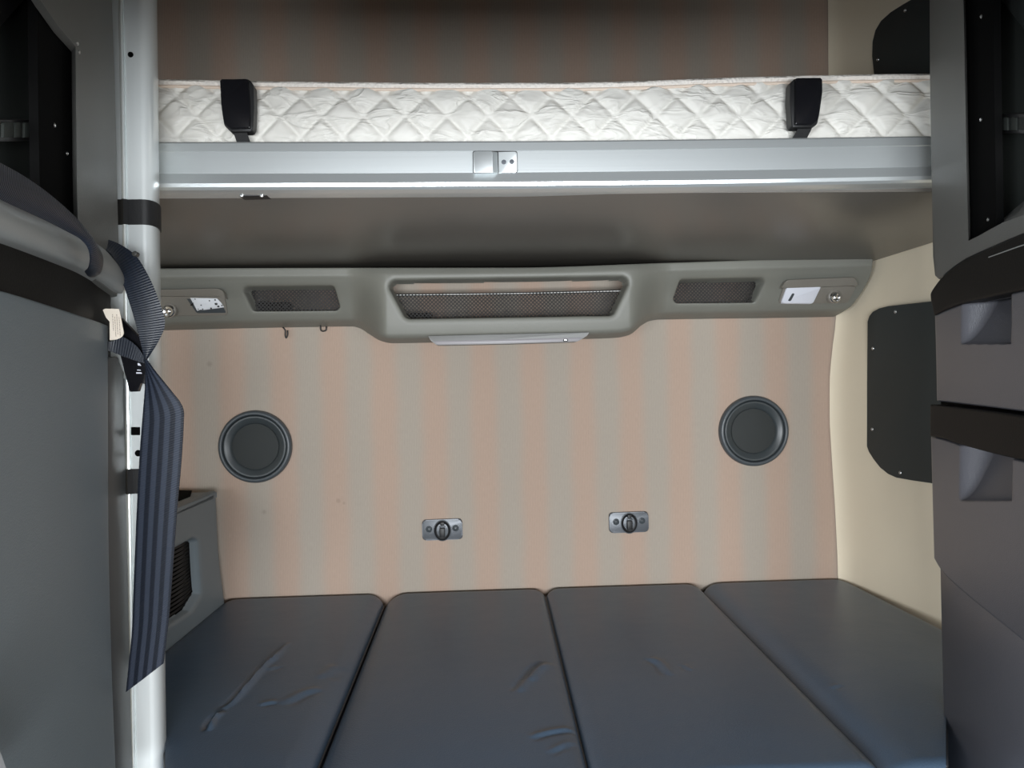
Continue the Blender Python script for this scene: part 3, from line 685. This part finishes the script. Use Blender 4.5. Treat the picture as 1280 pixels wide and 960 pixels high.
# reading lamp, right
unSd = lambda dy: (lambda px, py: atY(px, py, shelfY(px, py)+dy))
base = plate('lamp_housing', round_poly([(973, 379), (982, 352), (1068, 349), (1071, 357), (1060, 379)], 5), unSd(-.006), EY*.02, 'lamp', t, .002); base['label'] = 'right reading lamp housing'
plate('hood', round_poly([(977, 360), (983, 350), (1069, 346.5), (1073, 358), (1066, 357)], 4), unSd(-.022), EY*.03, 'lamp', base, .008, seg=5)
o = plate('lens', round_poly([(984, 358.2), (1027, 358.4), (1016, 379.6), (976.5, 379.2)], [4, 2.5, 2, 4]), unSd(-.014), EY*.02, 'white', base, .003, seg=3); o['label'] = 'white lamp lens'
plate('lens_slot', round_poly([(990.5, 366.5), (993.5, 367), (988.5, 376.5), (985, 376)], 1.5), unSd(-.0152), EY*.004, 'speaker', base, .0005)
def knob(parent, px, py, r1, r2):
    p = unSd(-.008)(px, py); n = np.array([0, -1, -.12]); bm = bmesh.new()
    add_lathe(bm, [(r1, -.004), (r1, .006), (r1*.9, .009), (r1*.75, .010)], p, n, 28); k = link('knob', bm, 'lamp', parent)
    bm = bmesh.new(); add_lathe(bm, [(r2*1.15, .008), (r2*1.1, .012), (r2*.92, .014), (r2*.55, .0125), (r2*.4, .0145), (0, .015)], p+np.array([0, 0, -.004]), n, 24); o = link('chrome_button', bm, 'chrome', k)
knob(base, 1042, 370.5, .0205, .0135)
# reading lamp, left: its lens is missing and the circuit board shows
base = plate('lamp_housing', round_poly([(192, 395), (192, 363), (272, 361.5), (279, 365), (285, 394)], [0, 0, 5, 4, 5]), unSd(-.004), EY*.02, 'lamp', t, .002); base['label'] = 'left reading lamp housing without its lens'
plate('hood', round_poly([(192, 370), (192, 362), (273, 360.5), (279, 364), (282, 374), (276, 370.5)], [0, 0, 5, 3, 2, 3]), unSd(-.020), EY*.028, 'lamp', base, .007, seg=5)
plate('socket', round_poly([(232, 371.5), (273, 371.5), (282.5, 391), (246, 391.5)], 2), unSd(-.0058), EY*.01, 'speaker', base, .0005)
o = plate('circuit_board', [(237.5, 372.3), (252, 372.6), (271, 373), (276, 378), (280, 384), (274, 385), (262, 386.5), (255, 387.5), (250, 387), (246.5, 388.5), (243.5, 383)], unSd(-.009), EY*.003, 'board', base, .0003); o['label'] = 'bare white circuit board'
bm = bmesh.new()
for x, y, r in ((270.3, 379.8, 1.7), (269, 375, 1.0), (262, 376, .8), (273, 383, 1.3), (244, 374, .6), (251.5, 381.5, .7), (253.5, 386.5, .7), (248, 386.6, .6), (264, 385.5, 1.0), (277.5, 382, .8)):
    add_lathe(bm, [(r*.0023, 0), (r*.0023, .002), (0, .002)], unSd(-.009)(x, y), -EY, 10)
link('components', bm, 'black', base, smooth=0)
plate('clip', [(239, 380), (237.5, 382), (240, 382), (242, 378)], unSd(-.011), EY*.004, 'black', base, .0003)
knob(base, 212.5, 387.5, .0205, .0145)
# lamp bar below the middle
YL = 2.098
bar = plate('lamp_bar', round_poly([(535.5, 420), (736.5, 415.4), (734.5, 419.3), (722, 427), (630, 429.8), (546, 431.4), (538, 425.5)], [.5, .5, 2, 3, 0, 3, 3]), lambda px, py: atY(px, py, YL), EY*.06, 'silver', t, .002); bar['label'] = 'silver lamp bar below the middle opening'
plate('bar_lens', [(541.5, 426.3), (640, 424.2), (728, 421.8), (721.5, 426.6), (630, 429.3), (546.8, 430.9)], lambda px, py: atY(px, py, YL-.0012), EY*.003, 'barlens', bar, .0005)
plate('bar_switch', round_poly([(704, 424.3), (710, 423.9), (710, 426.6), (704, 427)], 1), lambda px, py: atY(px, py, YL-.004), EY*.006, 'black', bar, .0004)
plate('switch_key', [(705.5, 424), (709.5, 423.7), (709.5, 425), (705.5, 425.3)], lambda px, py: atY(px, py, YL-.0055), EY*.003, 'chrome', bar, .0002)
# small hooks under the left end
for pts in ([(353.5, 409), (356.5, 413), (356.5, 419), (357.5, 422.5), (359.3, 419), (359.3, 413)], [(400.5, 407), (401, 412.5), (404, 414), (407.5, 412.5), (407.8, 408)]):
    bm = bmesh.new(); add_tube(bm, path([atY(x, y, 2.318) for x, y in pts], 16), .0022, 7); o = link('hook', bm, 'black', t, smooth=180); o['label'] = 'small black hook'
# dark odds and ends inside the pockets
def lump(name, label, px, py, Y, rx, ry, rz, cat='cloth'):
    bm = bmesh.new(); bmesh.ops.create_icosphere(bm, subdivisions=4, radius=1.0); p = atY(px, py, Y)
    for v in bm.verts:
        c = v.co; k = 1+.16*math.sin(c.x*5+1)*math.cos(c.z*4)+.1*math.sin(c.y*9+c.x*7)
        z = max(c.z*k, -.35); v.co = Vector((p[0]+c.x*k*rx, p[1]+c.y*k*ry, p[2]+(z+.35)*rz))
    props(link(name, bm, 'black', None, loc=p, smooth=60), label, cat)
lump('dark_cloth', 'crumpled black cloth lying in the left netted pocket of the shelf', 341, 388, 2.30, .055, .025, .018)
lump('dark_cloth', 'small black cloth scrap lying in the middle netted pocket of the shelf', 524, 398, 2.25, .038, .025, .012)

# ------------------------------------------------------------------ speakers and belt sockets on the rear wall
def copy_tree(o, delta):
    c = o.copy(); COL.objects.link(c); c.location = o.location+Vector(delta)
    for ch in o.children:
        d = ch.copy(); COL.objects.link(d); d.parent = c
        for g in ch.children:
            e = g.copy(); COL.objects.link(e); e.parent = d
    return c
p = atY(320, 558, D); R_ = .1085
t = thing('speaker', 'round dark speaker on the striped rear wall above the side box', 'speaker', p, 'rear wall speakers')
bm = bmesh.new(); add_lathe(bm, [(R_, 0), (R_, .010), (R_*.985, .016), (R_*.955, .0195), (R_*.91, .0205), (R_*.885, .019), (R_*.872, .015), (R_*.866, .004)], p, -EY, 72); link('rim', bm, 'speaker', t, smooth=50)
bm = bmesh.new(); add_lathe(bm, [(R_*.866, .006), (R_*.85, .0155), (R_*.83, .0165), (R_*.78, .0150), (R_*.70, .0105), (R_*.645, .0075), (R_*.632, .0045)], p, -EY, 72); link('inner_ring', bm, 'cone', t, smooth=60)
bm = bmesh.new(); add_lathe(bm, [(R_*.634, .003), (R_*.63, .0065), (R_*.5, .0085), (R_*.25, .010), (0, .0105)], p, -EY, 72); link('grille', bm, 'grille', t, smooth=60)
c = copy_tree(t, atY(941, 538.5, D)-p); c['label'] = 'round dark speaker on the striped rear wall near the beige right wall'
p = atY(552.8, 662.3, D)
t = thing('belt_socket', 'small grey belt socket plate on the rear wall, above the dented cushion', 'socket', p, 'belt sockets on the rear wall')
unw = lambda dy: (lambda px, py: atY(px, py, D-dy))
pl = plate('plate', round_poly([(527.3, 650.2), (577.5, 648.3), (578.5, 674.2), (528, 676)], 5.5), unw(.012), EY*.011, 'latch', t, .003, seg=3)
bm = bmesh.new(); pc = atY(553, 663, D-.012); rr = .0265; add_lathe(bm, [(rr*1.05, -.001), (rr*1.04, .003), (rr*.97, .0035), (rr*.9, .0008), (rr*.6, -.0005), (0, -.0008)], pc, -EY, 40, (.92, 1.12)); link('recess', bm, 'black', t, smooth=60)
bm = bmesh.new(); add_lathe(bm, [(rr*1.06, .0), (rr*1.08, .0032), (rr*1.0, .0042), (rr*.97, .0026)], pc, -EY, 40, (.92, 1.12)); link('recess_lip', bm, 'latch', t, smooth=60)
bm = bmesh.new(); add_box(bm, atY(552.8, 665.5, D-.020), (EX, EY, EZ), (.008, .008, .014), .002); add_box(bm, atY(552.8, 654.5, D-.019), (EX, EY, EZ), (.0065, .005, .005), .002)
hk = link('hook', bm, 'black', t); bm = bmesh.new(); add_box(bm, atY(552.8, 658.8, D-.029), (EX, EY, EZ), (.0095, .0015, .0015), .0006); link('hook_bar', bm, 'latch', hk)
for q in ((536.3, 661.4), (569.5, 660)):
    bm = bmesh.new(); pq = atY(*q, D-.012); add_lathe(bm, [(.0098, -.001), (.0098, .0015), (.0085, .002), (.0072, .0002), (.0055, .0008), (.0035, .002), (.0028, .0004), (0, .0004)], pq, -EY, 24); link('screw', bm, 'speaker', t, smooth=40)
c = copy_tree(t, atY(785, 653.2, D)-p); c['label'] = 'small grey belt socket plate on the rear wall, above the dimpled cushion'
#@@SPLIT
# ------------------------------------------------------------------ access panels on the beige right wall
pw, nw = np.array([float(np.interp(1.3, zz[::-1], xx[::-1]))+.022, D-.004, 0]), unit([1, SL, 0])
def wallp(d): return lambda px, py: onP(px, py, pw-nw*d, nw)
def access(label, pts, scr):
    P = wallp(.006)(np.array([q[0] for q in pts]), np.array([q[1] for q in pts])); c = P.mean(0)
    t = thing('access_panel', label, 'panel', c)
    plate('cover', pts, wallp(.006), nw*.008, 'panel', t, .001)
    for s in scr: screw(t, wallp(.006)(*s), -nw, .0048)
access('dark green-grey screwed panel on the beige wall beside the rear speaker',
       [(1084.3, 402), (1086.5, 395), (1091, 389.5), (1099, 385.5), (1110, 382.8), (1135, 380), (1162, 377), (1195, 373), (1195, 609), (1163, 603.8), (1140, 600.5), (1120, 597), (1110, 592.5), (1100, 584.5), (1092, 574), (1086, 565), (1083.5, 558), (1083.8, 480)],
       [(1091.3, 435.5), (1090.5, 536.5), (1119.5, 389.8), (1125.5, 591)])
access('dark green-grey screwed panel high on the beige wall above the mattress',
       [(1092.5, 92), (1096, 130), (1195, 130), (1195, -40), (1152, -40), (1141, -1), (1128, 6), (1113, 15.5), (1101, 26), (1094, 38), (1090.5, 52), (1090, 70)],
       [(1097.5, 74.5), (1131.5, 13)])

# ------------------------------------------------------------------ aluminium pole and the tape on it
YP = 1.35
pol_l = lambda y: 142.5+y*16/960; pol_r = lambda y: 196.3+y*12.3/960
pprof = [(-.24, .016), (-.24, .002), (-.236, 0), (.10, 0), (.112, -.0035), (.15, -.0062), (.19, -.0052), (.212, -.001), (.218, .003), (.235, .003), (.245, 0), (.57, 0), (.66, .0012), (.74, .005), (.82, .0115), (.89, .021), (.945, .033), (.98, .047), (1.0, .064), (1.0, .072), (.45, .072)]
pprof_wrap = [(-.24, .016), (-.24, .002), (-.236, 0), (.10, -.001), (.15, -.0066), (.22, -.002), (.245, 0), (.57, 0), (.66, .0012), (.74, .005), (.82, .0115), (.89, .021), (.945, .033), (.98, .047), (1.0, .064), (1.0, .0715)]
def pole_ring(y, pr, grow=0.0):
    z = float(atY(170, y, YP)[2]); out = []
    for f, d_ in pr:
        px = pol_l(y)*(1-f)+pol_r(y)*f; q = atY(px, y, YP+d_); out.append(np.array([q[0], YP+d_, z]))
    out = np.array(out)
    if grow:
        c = np.array([out[:, 0].mean(), YP+.05, z]); t_ = np.gradient(out, axis=0)
        for i in range(len(out)):
            n_ = unit([t_[i][1], -t_[i][0], 0]) if np.hypot(t_[i][0], t_[i][1]) > 1e-9 else EY
            if np.dot(n_, out[i]-c) < 0: n_ = -n_
            out[i] += n_*grow
    return out
yb_ = 480+1.29*FPX/YP; yt_ = 480-1.39*FPX/YP
P0 = pole_ring(480, pprof)
t = thing('support_pole', 'silver aluminium pole from floor to roof behind the hanging seat belt', 'pole', (P0[:, 0].mean(), YP+.05, 0))
bm = bmesh.new(); R0_ = [bmv(bm, q) for q in pole_ring(yt_, pprof)]; R1_ = [bmv(bm, q) for q in pole_ring(yb_, pprof)]
for v in R1_: v.co.z = 0.001
for v in R0_: v.co.z = 2.699
n_ = len(pprof)
for i in range(n_): bm.faces.new((R0_[i], R0_[(i+1) % n_], R1_[(i+1) % n_], R1_[i]))
bm.faces.new(R0_); bm.faces.new(R1_[::-1])
link('profile', bm, 'alu_v', t, smooth=35)
for y0, y1, lb in ((249.5, 281, 'upper black tape band'), (586, 617, 'lower black tape band')):
    bm = bmesh.new(); rs = [[bmv(bm, q) for q in pole_ring(y, pprof_wrap, g)] for y, g in ((y0, .0004), (y0, .0022), (y1, .0022), (y1, .0004))]
    for a_, c_ in zip(rs, rs[1:]):
        for i in range(len(pprof_wrap)-1): bm.faces.new((a_[i], a_[i+1], c_[i+1], c_[i]))
    o = link('tape_band', bm, 'tape', t, smooth=40); o['label'] = lb
for x, y, r in ((163.3, 68.3, .0048), (172.8, 566.5, .0056)):
    bm = bmesh.new(); add_lathe(bm, [(r, -.001), (r, .0006), (r*.9, .0009), (0, .0009)], atY(x, y, YP), -EY, 24); link('hole', bm, 'void', t)
plate('slot', round_poly([(163.8, 533.8), (175, 533.8), (175, 544), (163.8, 544)], 1), lambda px, py: atY(px, py, YP-.0006), EY*.001, 'void', t, 0)

# ------------------------------------------------------------------ left locker
YL0 = 1.25; pf = atY(150, 480, YL0); pn = atY(0, 480, YL0*.605)
tl = unit(pf-pn); tl[2] = 0; tl = unit(tl); nl = unit(np.cross(EZ, tl)); nl = nl if nl[0] < 0 else -nl           # away from the aisle
LP = lambda d: (lambda px, py: onP(px, py, pf+nl*d, nl))
t = thing('locker', 'grey locker at the left edge with a tall flat door and dark open compartment', 'locker', (pf[0]-.1, pf[1]-.2, 0))
plate('frame', [(12, -60), (50, 0), (72, 32), (94.5, 58), (95, 120), (96.3, 240), (98, 300), (120, 350), (150, 372), (149, 330), (146.5, 240), (143.5, 100), (141.5, -60)], LP(0), np.outer([.010]*8+[.03]*5, nl)+np.outer([1]*8+[0]*5, tl)*.02, 'cab', t, .022, seg=6, only=(8, 9, 10, 11))
fl = plate('flange', [(-30, -60), (46, -60), (47.5, 120), (51, 300), (51, 360), (130, 360), (130, -60)], LP(.012), nl*.01, 'void', t, .0005); fl['label'] = 'flange inside the compartment, its shade painted black'  # near-black stands for the deep shade of the recess
for s in ((68, 156.5), (83.5, 192)): screw(fl, LP(.012)(*s), -nl, .0026)
screw(t, LP(0)(96.5, 54), -nl, .0028); screw(t, LP(0)(98.5, 65), -nl, .0028)
plate('back_panel', [(-60, -80), (75, -80), (75, 360), (-60, 360)], LP(.06), nl*.005, 'inner', t, 0)
br = plate('rail_bracket', [(-40, 149.5), (47.8, 149.5), (48.5, 176), (-40, 178)], LP(.030), nl*.012, 'black', t, .001)
bm = bmesh.new()
for x0, x1 in ((5, 17), (19, 27), (31, 41)):
    q = round_poly([(x0, 172), (x0, 153), (x1, 153), (x1, 172)], [0, 3, 3, 0]); P = LP(.027)(q[:, 0], q[:, 1]); add_poly(bm, P, nl*.008, .001)
link('clips', bm, 'inner', br)
plate('gusset', [(-60, -80), (62, -80), (30, 0), (0, 34), (-60, 100)], LP(.045), nl*.006, 'black', t, .001)
# curved ledge rail
up = crv([(-60, 216), (0, 249), (40, 268), (80, 288), (112, 302), (130, 318), (145, 340), (152, 364)]); lw = crv([(-60, 272), (0, 297), (40, 312), (80, 328), (110, 341), (130, 353), (148, 366), (152, 367)])
bm = bmesh.new(); rows = []
for x in np.linspace(-60, 152, 60):
    A_, B_ = LP(-.004)(x, up(x)), LP(-.004)(x, lw(x)); hh = max(np.linalg.norm(A_-B_), 1e-4); r = []
    for k in np.linspace(0, math.pi, 14): r.append(bmv(bm, (A_+B_)/2+(A_-B_)/2*math.cos(k)-nl*hh*.42*math.sin(k)))
    r += [bmv(bm, B_+nl*.03), bmv(bm, A_+nl*.03)]; rows.append(r)
for r0, r1 in zip(rows, rows[1:]):
    for i in range(16): bm.faces.new((r0[i], r0[(i+1) % 16], r1[(i+1) % 16], r1[i]))
bm.faces.new(rows[0]); bm.faces.new(rows[-1][::-1])
o = link('ledge_rail', bm, 'lightgrey', t, smooth=60); o['label'] = 'light grey curved ledge'
f_bot = crv([(-60, 348), (0, 362), (50, 377), (100, 393.5), (125, 402), (140, 408)])
sheet('fascia', LP(.010), -60, 138.8, lambda x: lw(x)-4, lambda x: f_bot(x)+4, 60, 16, nl, .02, 'fascia', t, edge=2, edge_d=.002)
sheet('door', LP(0), -60, crv([(0, 137.2), (.4, 137.8), (.7, 141.5), (1, 148)]), f_bot, 990, 70, 90, nl, .025, 'door', t, edge=4, edge_d=.005)
plate('door_edge', [(118, 345), (138.6, 352), (138.4, 452), (118, 452)], LP(.022), nl*.02, 'fascia', t, 0)
plate('door_jamb', round_poly([(130, 446), (149, 446), (156, 470), (157, 560), (157.3, 640), (159.5, 720), (163.5, 900), (168, 990), (138, 990), (132, 700)], [0, 6, 4, 0, 0, 0, 0, 0, 0, 0]), LP(.014), nl*.03, 'jamb', t, .009, seg=4)
bm = bmesh.new(); A_, B_ = LP(.03)(-60, 480), LP(.03)(140, 480)
add_poly(bm, np.array([[A_[0], A_[1], .02], [B_[0], B_[1], .02], [B_[0], B_[1], 2.68], [A_[0], A_[1], 2.68]])+nl*.075, nl*.08, 0); link('carcass', bm, 'inner', t, smooth=0)
# pale edge in the bottom left corner
p = [(-30, 880), (-2, 935), (2, 944), (9.5, 966), (14, 985), (-30, 985)]
bm = bmesh.new(); add_poly(bm, LP(-.03)(np.array([q[0] for q in p]), np.array([q[1] for q in p])), nl*.012, .002); c = LP(-.03)(0, 985)
o = link('edge_trim', bm, 'edge', None, loc=c); props(o, 'pale trim edge in the bottom left corner beside the grey locker door', 'trim')

# ------------------------------------------------------------------ seat belt over the ledge
def off3(d): return lambda q: LP(d)(*q)
t = thing('seat_belt', 'navy seat belt looped over the left ledge and hanging down the pole', 'seat belt', LP(-.03)(122, 400))
L = [LP(-.050)(-60, 168), LP(-.050)(0, 203), LP(-.050)(30, 220), LP(-.050)(60, 241), LP(-.050)(90, 267), LP(-.050)(108, 287), LP(-.052)(120, 304), LP(-.050)(128.5, 322), LP(-.040)(126, 340), LP(-.022)(118, 346)]
R = [LP(-.034)(-60, 216), LP(-.034)(0, 249), LP(-.034)(30, 263), LP(-.036)(60, 277), LP(-.040)(85, 290), LP(-.045)(101, 299), LP(-.048)(110, 309), LP(-.046)(113, 322), LP(-.036)(111, 334), LP(-.018)(106, 339)]
ribbon('webbing', L, R, 60, .0016, 'web_plain', t, arch=.003)
YH = 1.225
inn = [(118, 303), (128, 309), (139, 319), (147, 334), (154, 355), (163, 382), (171, 410), (177, 434), (181, 451)]
out = [(121, 297), (137, 300.5), (152, 307), (170, 320.5), (186, 346), (198, 374), (206.3, 403), (199, 425), (183, 451)]
ys = [1.16, 1.175, 1.19, 1.205, 1.215, 1.22, YH, YH, YH]; yo = [1.18, 1.20, 1.22, 1.235, 1.24, 1.24, 1.24, 1.235, YH]
ribbon('webbing', [atY(*p, y) for p, y in zip(inn, ys)], [atY(*p, y) for p, y in zip(out, yo)], 50, .0016, 'web_plain', t, arch=.002)
le = [(181, 449), (182, 465), (181, 490), (178, 525), (175, 565), (172, 620), (169, 690), (166.5, 750), (165, 790), (161, 830), (157.6, 865)]
ri = [(183, 449), (194, 464), (212, 486), (228, 508), (229.5, 530), (226.5, 580), (222.5, 625), (218, 685), (213.5, 745), (211, 775), (207.5, 805), (204.5, 829)]
n2 = 11; ri2 = path(np.c_[ri, np.zeros(len(ri))], 60)[:, :2]; le2 = path(np.c_[le, np.zeros(len(le))], 60)[:, :2]
wv = 1.218+.004*np.sin(np.linspace(0, 7, 60))
fold = np.where(np.linspace(0, 1, 60) < .18, np.linspace(0, 1, 60)/.18, 1.0)
ribbon('webbing', [atY(*p, y) for p, y in zip(le2, wv)], [atY(*p, y-.012*(1-f)) for p, y, f in zip(ri2, wv, fold)], 90, .0018, 'web', t, arch=-.002)
p = plate('tongue', round_poly([(151, 397), (164, 411), (176.5, 424.5), (179.5, 445), (182.3, 460), (182.3, 480.5), (176, 478.5), (172.5, 489.5), (162.3, 489.8), (156.5, 468), (151, 446), (147, 420)], 1.2), lambda px, py: atY(px, py, 1.245), EY*.008, 'gloss', t, .002); p['label'] = 'black plastic belt tongue'
plate('slot', [(172, 453.5), (174.5, 454.5), (176.5, 457.2), (172.4, 457)], lambda px, py: atY(px, py, 1.2445), EY*.002, 'white', p, 0)
plate('slot', [(170.2, 465.3), (176.5, 465.5), (177.5, 467), (170.3, 467)], lambda px, py: atY(px, py, 1.2445), EY*.002, 'white', p, 0)
plate('slot', [(171.2, 462), (175.6, 462.3), (176, 463.2), (171.2, 463)], lambda px, py: atY(px, py, 1.2445), EY*.002, 'white', p, 0)
ribbon('webbing', [atY(128, 424, 1.20), atY(140, 427, 1.205), atY(152, 421, 1.215), atY(170, 432, 1.225), atY(181, 447, 1.228)], [atY(128, 437, 1.20), atY(140, 440, 1.205), atY(155, 446, 1.213), atY(168, 450.5, 1.222), atY(180, 454, 1.227)], 24, .0016, 'web_plain', t)
tg = plate('care_tag', round_poly([(128.5, 387.5), (131, 385.8), (148.6, 386), (151.5, 399), (154.8, 417), (152, 421.5), (146, 424.3), (137.2, 425.3), (137, 402), (132.5, 397)], [0, 2, 1, 0, 2.5, 2, 0, 0, 0, 2]), lambda px, py: atY(px, py, 1.158), EY*.001, 'tag', t, 0); tg['label'] = 'cream tag with brown print'
bm = bmesh.new()
for x0, y0, y1 in ((141, 393, 414), (143.6, 396, 421), (146.2, 393, 418), (149, 396, 420)):
    y = y0
    while y < y1:
        h_ = rng.uniform(.5, 1.1); xx_ = x0+(y-400)*.06; q = np.array([(xx_-.35, y), (xx_+.45, y), (xx_+.45, y+h_), (xx_-.35, y+h_)]); add_poly(bm, atY(q[:, 0], q[:, 1], 1.1576), EY*.0003); y += h_+rng.uniform(.5, .9)
link('print', bm, 'ink', tg, smooth=0)
bm = bmesh.new(); q = atY(169.8, 317.8, 1.235); add_lathe(bm, [(.0042, 0), (.0044, .008), (.0036, .0105), (0, .0115)], q+EY*.004, -EY, 20); o = link('stop_button', bm, 'button', t)

# ------------------------------------------------------------------ right locker
YR0 = 1.40; pf = atY(1163, 480, YR0); pn = atY(1280, 480, YR0*.722)
tr = pf-pn; tr[2] = 0; tr = unit(tr); nr = unit(np.cross(EZ, tr)); nr = nr if nr[0] > 0 else -nr
RP = lambda d: (lambda px, py: onP(px, py, pf+nr*d, nr))
t = thing('locker', 'grey locker at the right edge with two bulging drawers under a dark open compartment', 'locker', (pf[0]+.1, pf[1]-.2, 0))
o = plate('frame', [(1160.5, -60), (1203, -60), (1205.5, 60), (1208, 200), (1210.5, 301), (1224, 294.5), (1237, 287), (1252, 279), (1280, 268.5), (1345, 244), (1345, 268), (1280, 291), (1258, 300), (1240, 308), (1222, 316), (1207, 323), (1192, 333), (1181, 342), (1175, 348.5), (1171, 349.5), (1167.5, 346), (1166.3, 320), (1165, 240), (1162.5, 100)], RP(0), np.outer([.03]+[.010]*9+[.03]*14, nr)+np.outer([0]+[1]*9+[0]*14, tr)*.02, 'cab', t, .022, seg=6, only=(18, 19, 20, 21, 22, 23))
fl = plate('flange', [(1180, -60), (1241, -60), (1243, 120), (1246, 300), (1180, 320)], RP(.012), nr*.01, 'void', t, .0005); fl['label'] = 'flange inside the compartment, its shade painted black'  # recess shade put into the flange colour
for s in ((1227, 20.5), (1226.5, 149.5), (1235.5, 274.5)): screw(fl, RP(.012)(*s), -nr, .0030)
plate('back_panel', [(1225, -80), (1350, -80), (1350, 300), (1225, 300)], RP(.055), nr*.005, 'inner', t, 0)
q = [RP(.004)(1238, 289), RP(.004)(1280, 270), RP(.004)(1345, 246), RP(.052)(1345, 200), RP(.052)(1281, 250.5), RP(.052)(1262, 266)]
bm = bmesh.new(); add_poly(bm, np.array(q), EZ*-.006); link('sill', bm, 'cab', t)
br = plate('rail_bracket', [(1243.5, 142.5), (1330, 141.5), (1330, 168), (1244, 166.5)], RP(.030), nr*.012, 'black', t, .001)
bm = bmesh.new()
for x0, x1 in ((1247.5, 1259), (1262, 1270), (1273, 1285)):
    q = round_poly([(x0, 163), (x0, 147), (x1, 146.5), (x1, 163)], [0, 3, 3, 0]); add_poly(bm, RP(.027)(q[:, 0], q[:, 1]), nr*.008, .001)
link('clips', bm, 'inner', br)
plate('gusset', [(1240, -80), (1250, -2), (1263, 15), (1281, 38), (1345, 120), (1345, -80)], RP(.045), nr*.006, 'panel', t, .001)
b1_top = crv([(1160, 362), (1166, 355.5), (1174, 349), (1190, 335), (1207, 323), (1222, 316), (1240, 307.5), (1280, 290), (1345, 262)])
b1_bot = crv([(1160, 396), (1166, 394), (1182, 386.5), (1205, 378.5), (1230, 373), (1270, 364.5), (1345, 350)])
sheet('fascia', RP(-.004), crv([(0, 1174), (.25, 1161.5), (1, 1166)]), 1345, b1_top, b1_bot, 60, 24, nr, .03, 'fascia', t, edge=3, edge_d=.004)
bm = bmesh.new(); xs_ = np.linspace(1236, 1345, 12); add_tube(bm, RP(-.005)(xs_, crv([(1236, 321.5), (1280, 306), (1345, 286)])(xs_)), .0009, 6); o = link('edge_highlight', bm, 'lightgrey', t)  # light grey tube drawn in place of an edge highlight
def scoop(x0, x1, y0, y1, dp):
    """finger pull: deepest under the band, running out downwards, with steep left and right cheeks"""
    def f(px, py, U, V):
        h = np.clip((y1-py)/(y1-y0), 0, 1); w = np.minimum((px-x0)/(4+9*h), (x1-px)/3.0)
        ramp = h**.55
        return dp*sst(np.clip(w, 0, 1), 0, 1)*ramp*np.where(py < y1, 1, 0)
    return f
d1_bot = crv([(1160, 500.5), (1169, 501.5), (1220, 507.5), (1280, 515), (1345, 523)])
sheet('drawer', RP(0), crv([(0, 1166.5), (.5, 1168), (1, 1169)]), 1345, b1_bot, d1_bot, 150, 130, nr, .03, 'drawer', t, edge=3.5, edge_d=.006, off=scoop(1201, 1264, 370, 430, .045), smooth=70)
b2_top = crv([(1160, 505.5), (1175, 507), (1220, 512), (1280, 520), (1345, 529)]); b2_bot = crv([(1160, 545), (1174, 547.5), (1200, 556), (1250, 569.5), (1280, 576), (1345, 592)])
sheet('fascia', RP(-.006), 1161.2, 1345, b2_top, b2_bot, 60, 24, nr, .03, 'fascia', t, edge=3, edge_d=.004)
d2_bot = crv([(1160, 692), (1164, 695), (1174, 711), (1181, 720), (1200, 738), (1225, 759), (1250, 779), (1280, 803), (1345, 850)])
sheet('drawer', RP(0), crv([(0, 1161.5), (.5, 1163.5), (1, 1165.5)]), 1345, b2_bot, d2_bot, 150, 150, nr, .03, 'drawer', t, edge=3.5, edge_d=.006, off=scoop(1199, 1265, 548, 626, .045), smooth=70)
plate('backing', [(1176, 335), (1345, 290), (1345, 840), (1200, 725), (1176, 690)], RP(.075), nr*.004, 'void', t, 0)  # added near-black sheet keeps the gaps round the drawers dark
plate('plinth', [(1174.8, 705), (1200, 728), (1250, 768), (1345, 838), (1345, 1000), (1182, 1000), (1177.5, 800)], RP(.008), nr*.03, 'drawer', t, .003)
bm = bmesh.new(); A_, B_ = RP(.03)(1345, 480), RP(.03)(1185, 480)
add_poly(bm, np.array([[A_[0], A_[1], .02], [B_[0], B_[1], .02], [B_[0], B_[1], 2.68], [A_[0], A_[1], 2.68]])+nr*.075, nr*.08, 0); link('carcass', bm, 'inner', t, smooth=0)

# ------------------------------------------------------------------ daylight through the windscreen and side windows
def area(name, loc, target, sx, sy, power, col):
    l = bpy.data.lights.new(name, 'AREA'); l.shape = 'RECTANGLE'; l.size = sx; l.size_y = sy; l.energy = power; l.color = col
    o = bpy.data.objects.new(name, l); COL.objects.link(o); o.location = loc
    o.rotation_euler = (Vector(target)-Vector(loc)).to_track_quat('-Z', 'Y').to_euler(); return o
area('windscreen_daylight', (.05, -1.2, 1.03), (0, 2.3, 1.10), 1.25, .38, 112, (.93, .97, 1.0))
area('left_window_daylight', (-1.22, -.62, 1.10), (0.5, .9, 1.1), .95, .48, 34, (.85, .93, 1.0))
area('right_window_daylight', (1.32, -.62, 1.10), (-.5, .9, 1.1), .95, .48, 9, (.85, .93, 1.0))
w = bpy.data.worlds.new('sky'); SC.world = w; w.use_nodes = True
w.node_tree.nodes['Background'].inputs[0].default_value = (.80, .88, 1.0, 1); w.node_tree.nodes['Background'].inputs[1].default_value = .12
vs_ = SC.view_settings; vs_.view_transform = 'Standard'; vs_.look = 'None'; vs_.gamma = 1; vs_.use_curve_mapping = False; vs_.exposure = 0.0
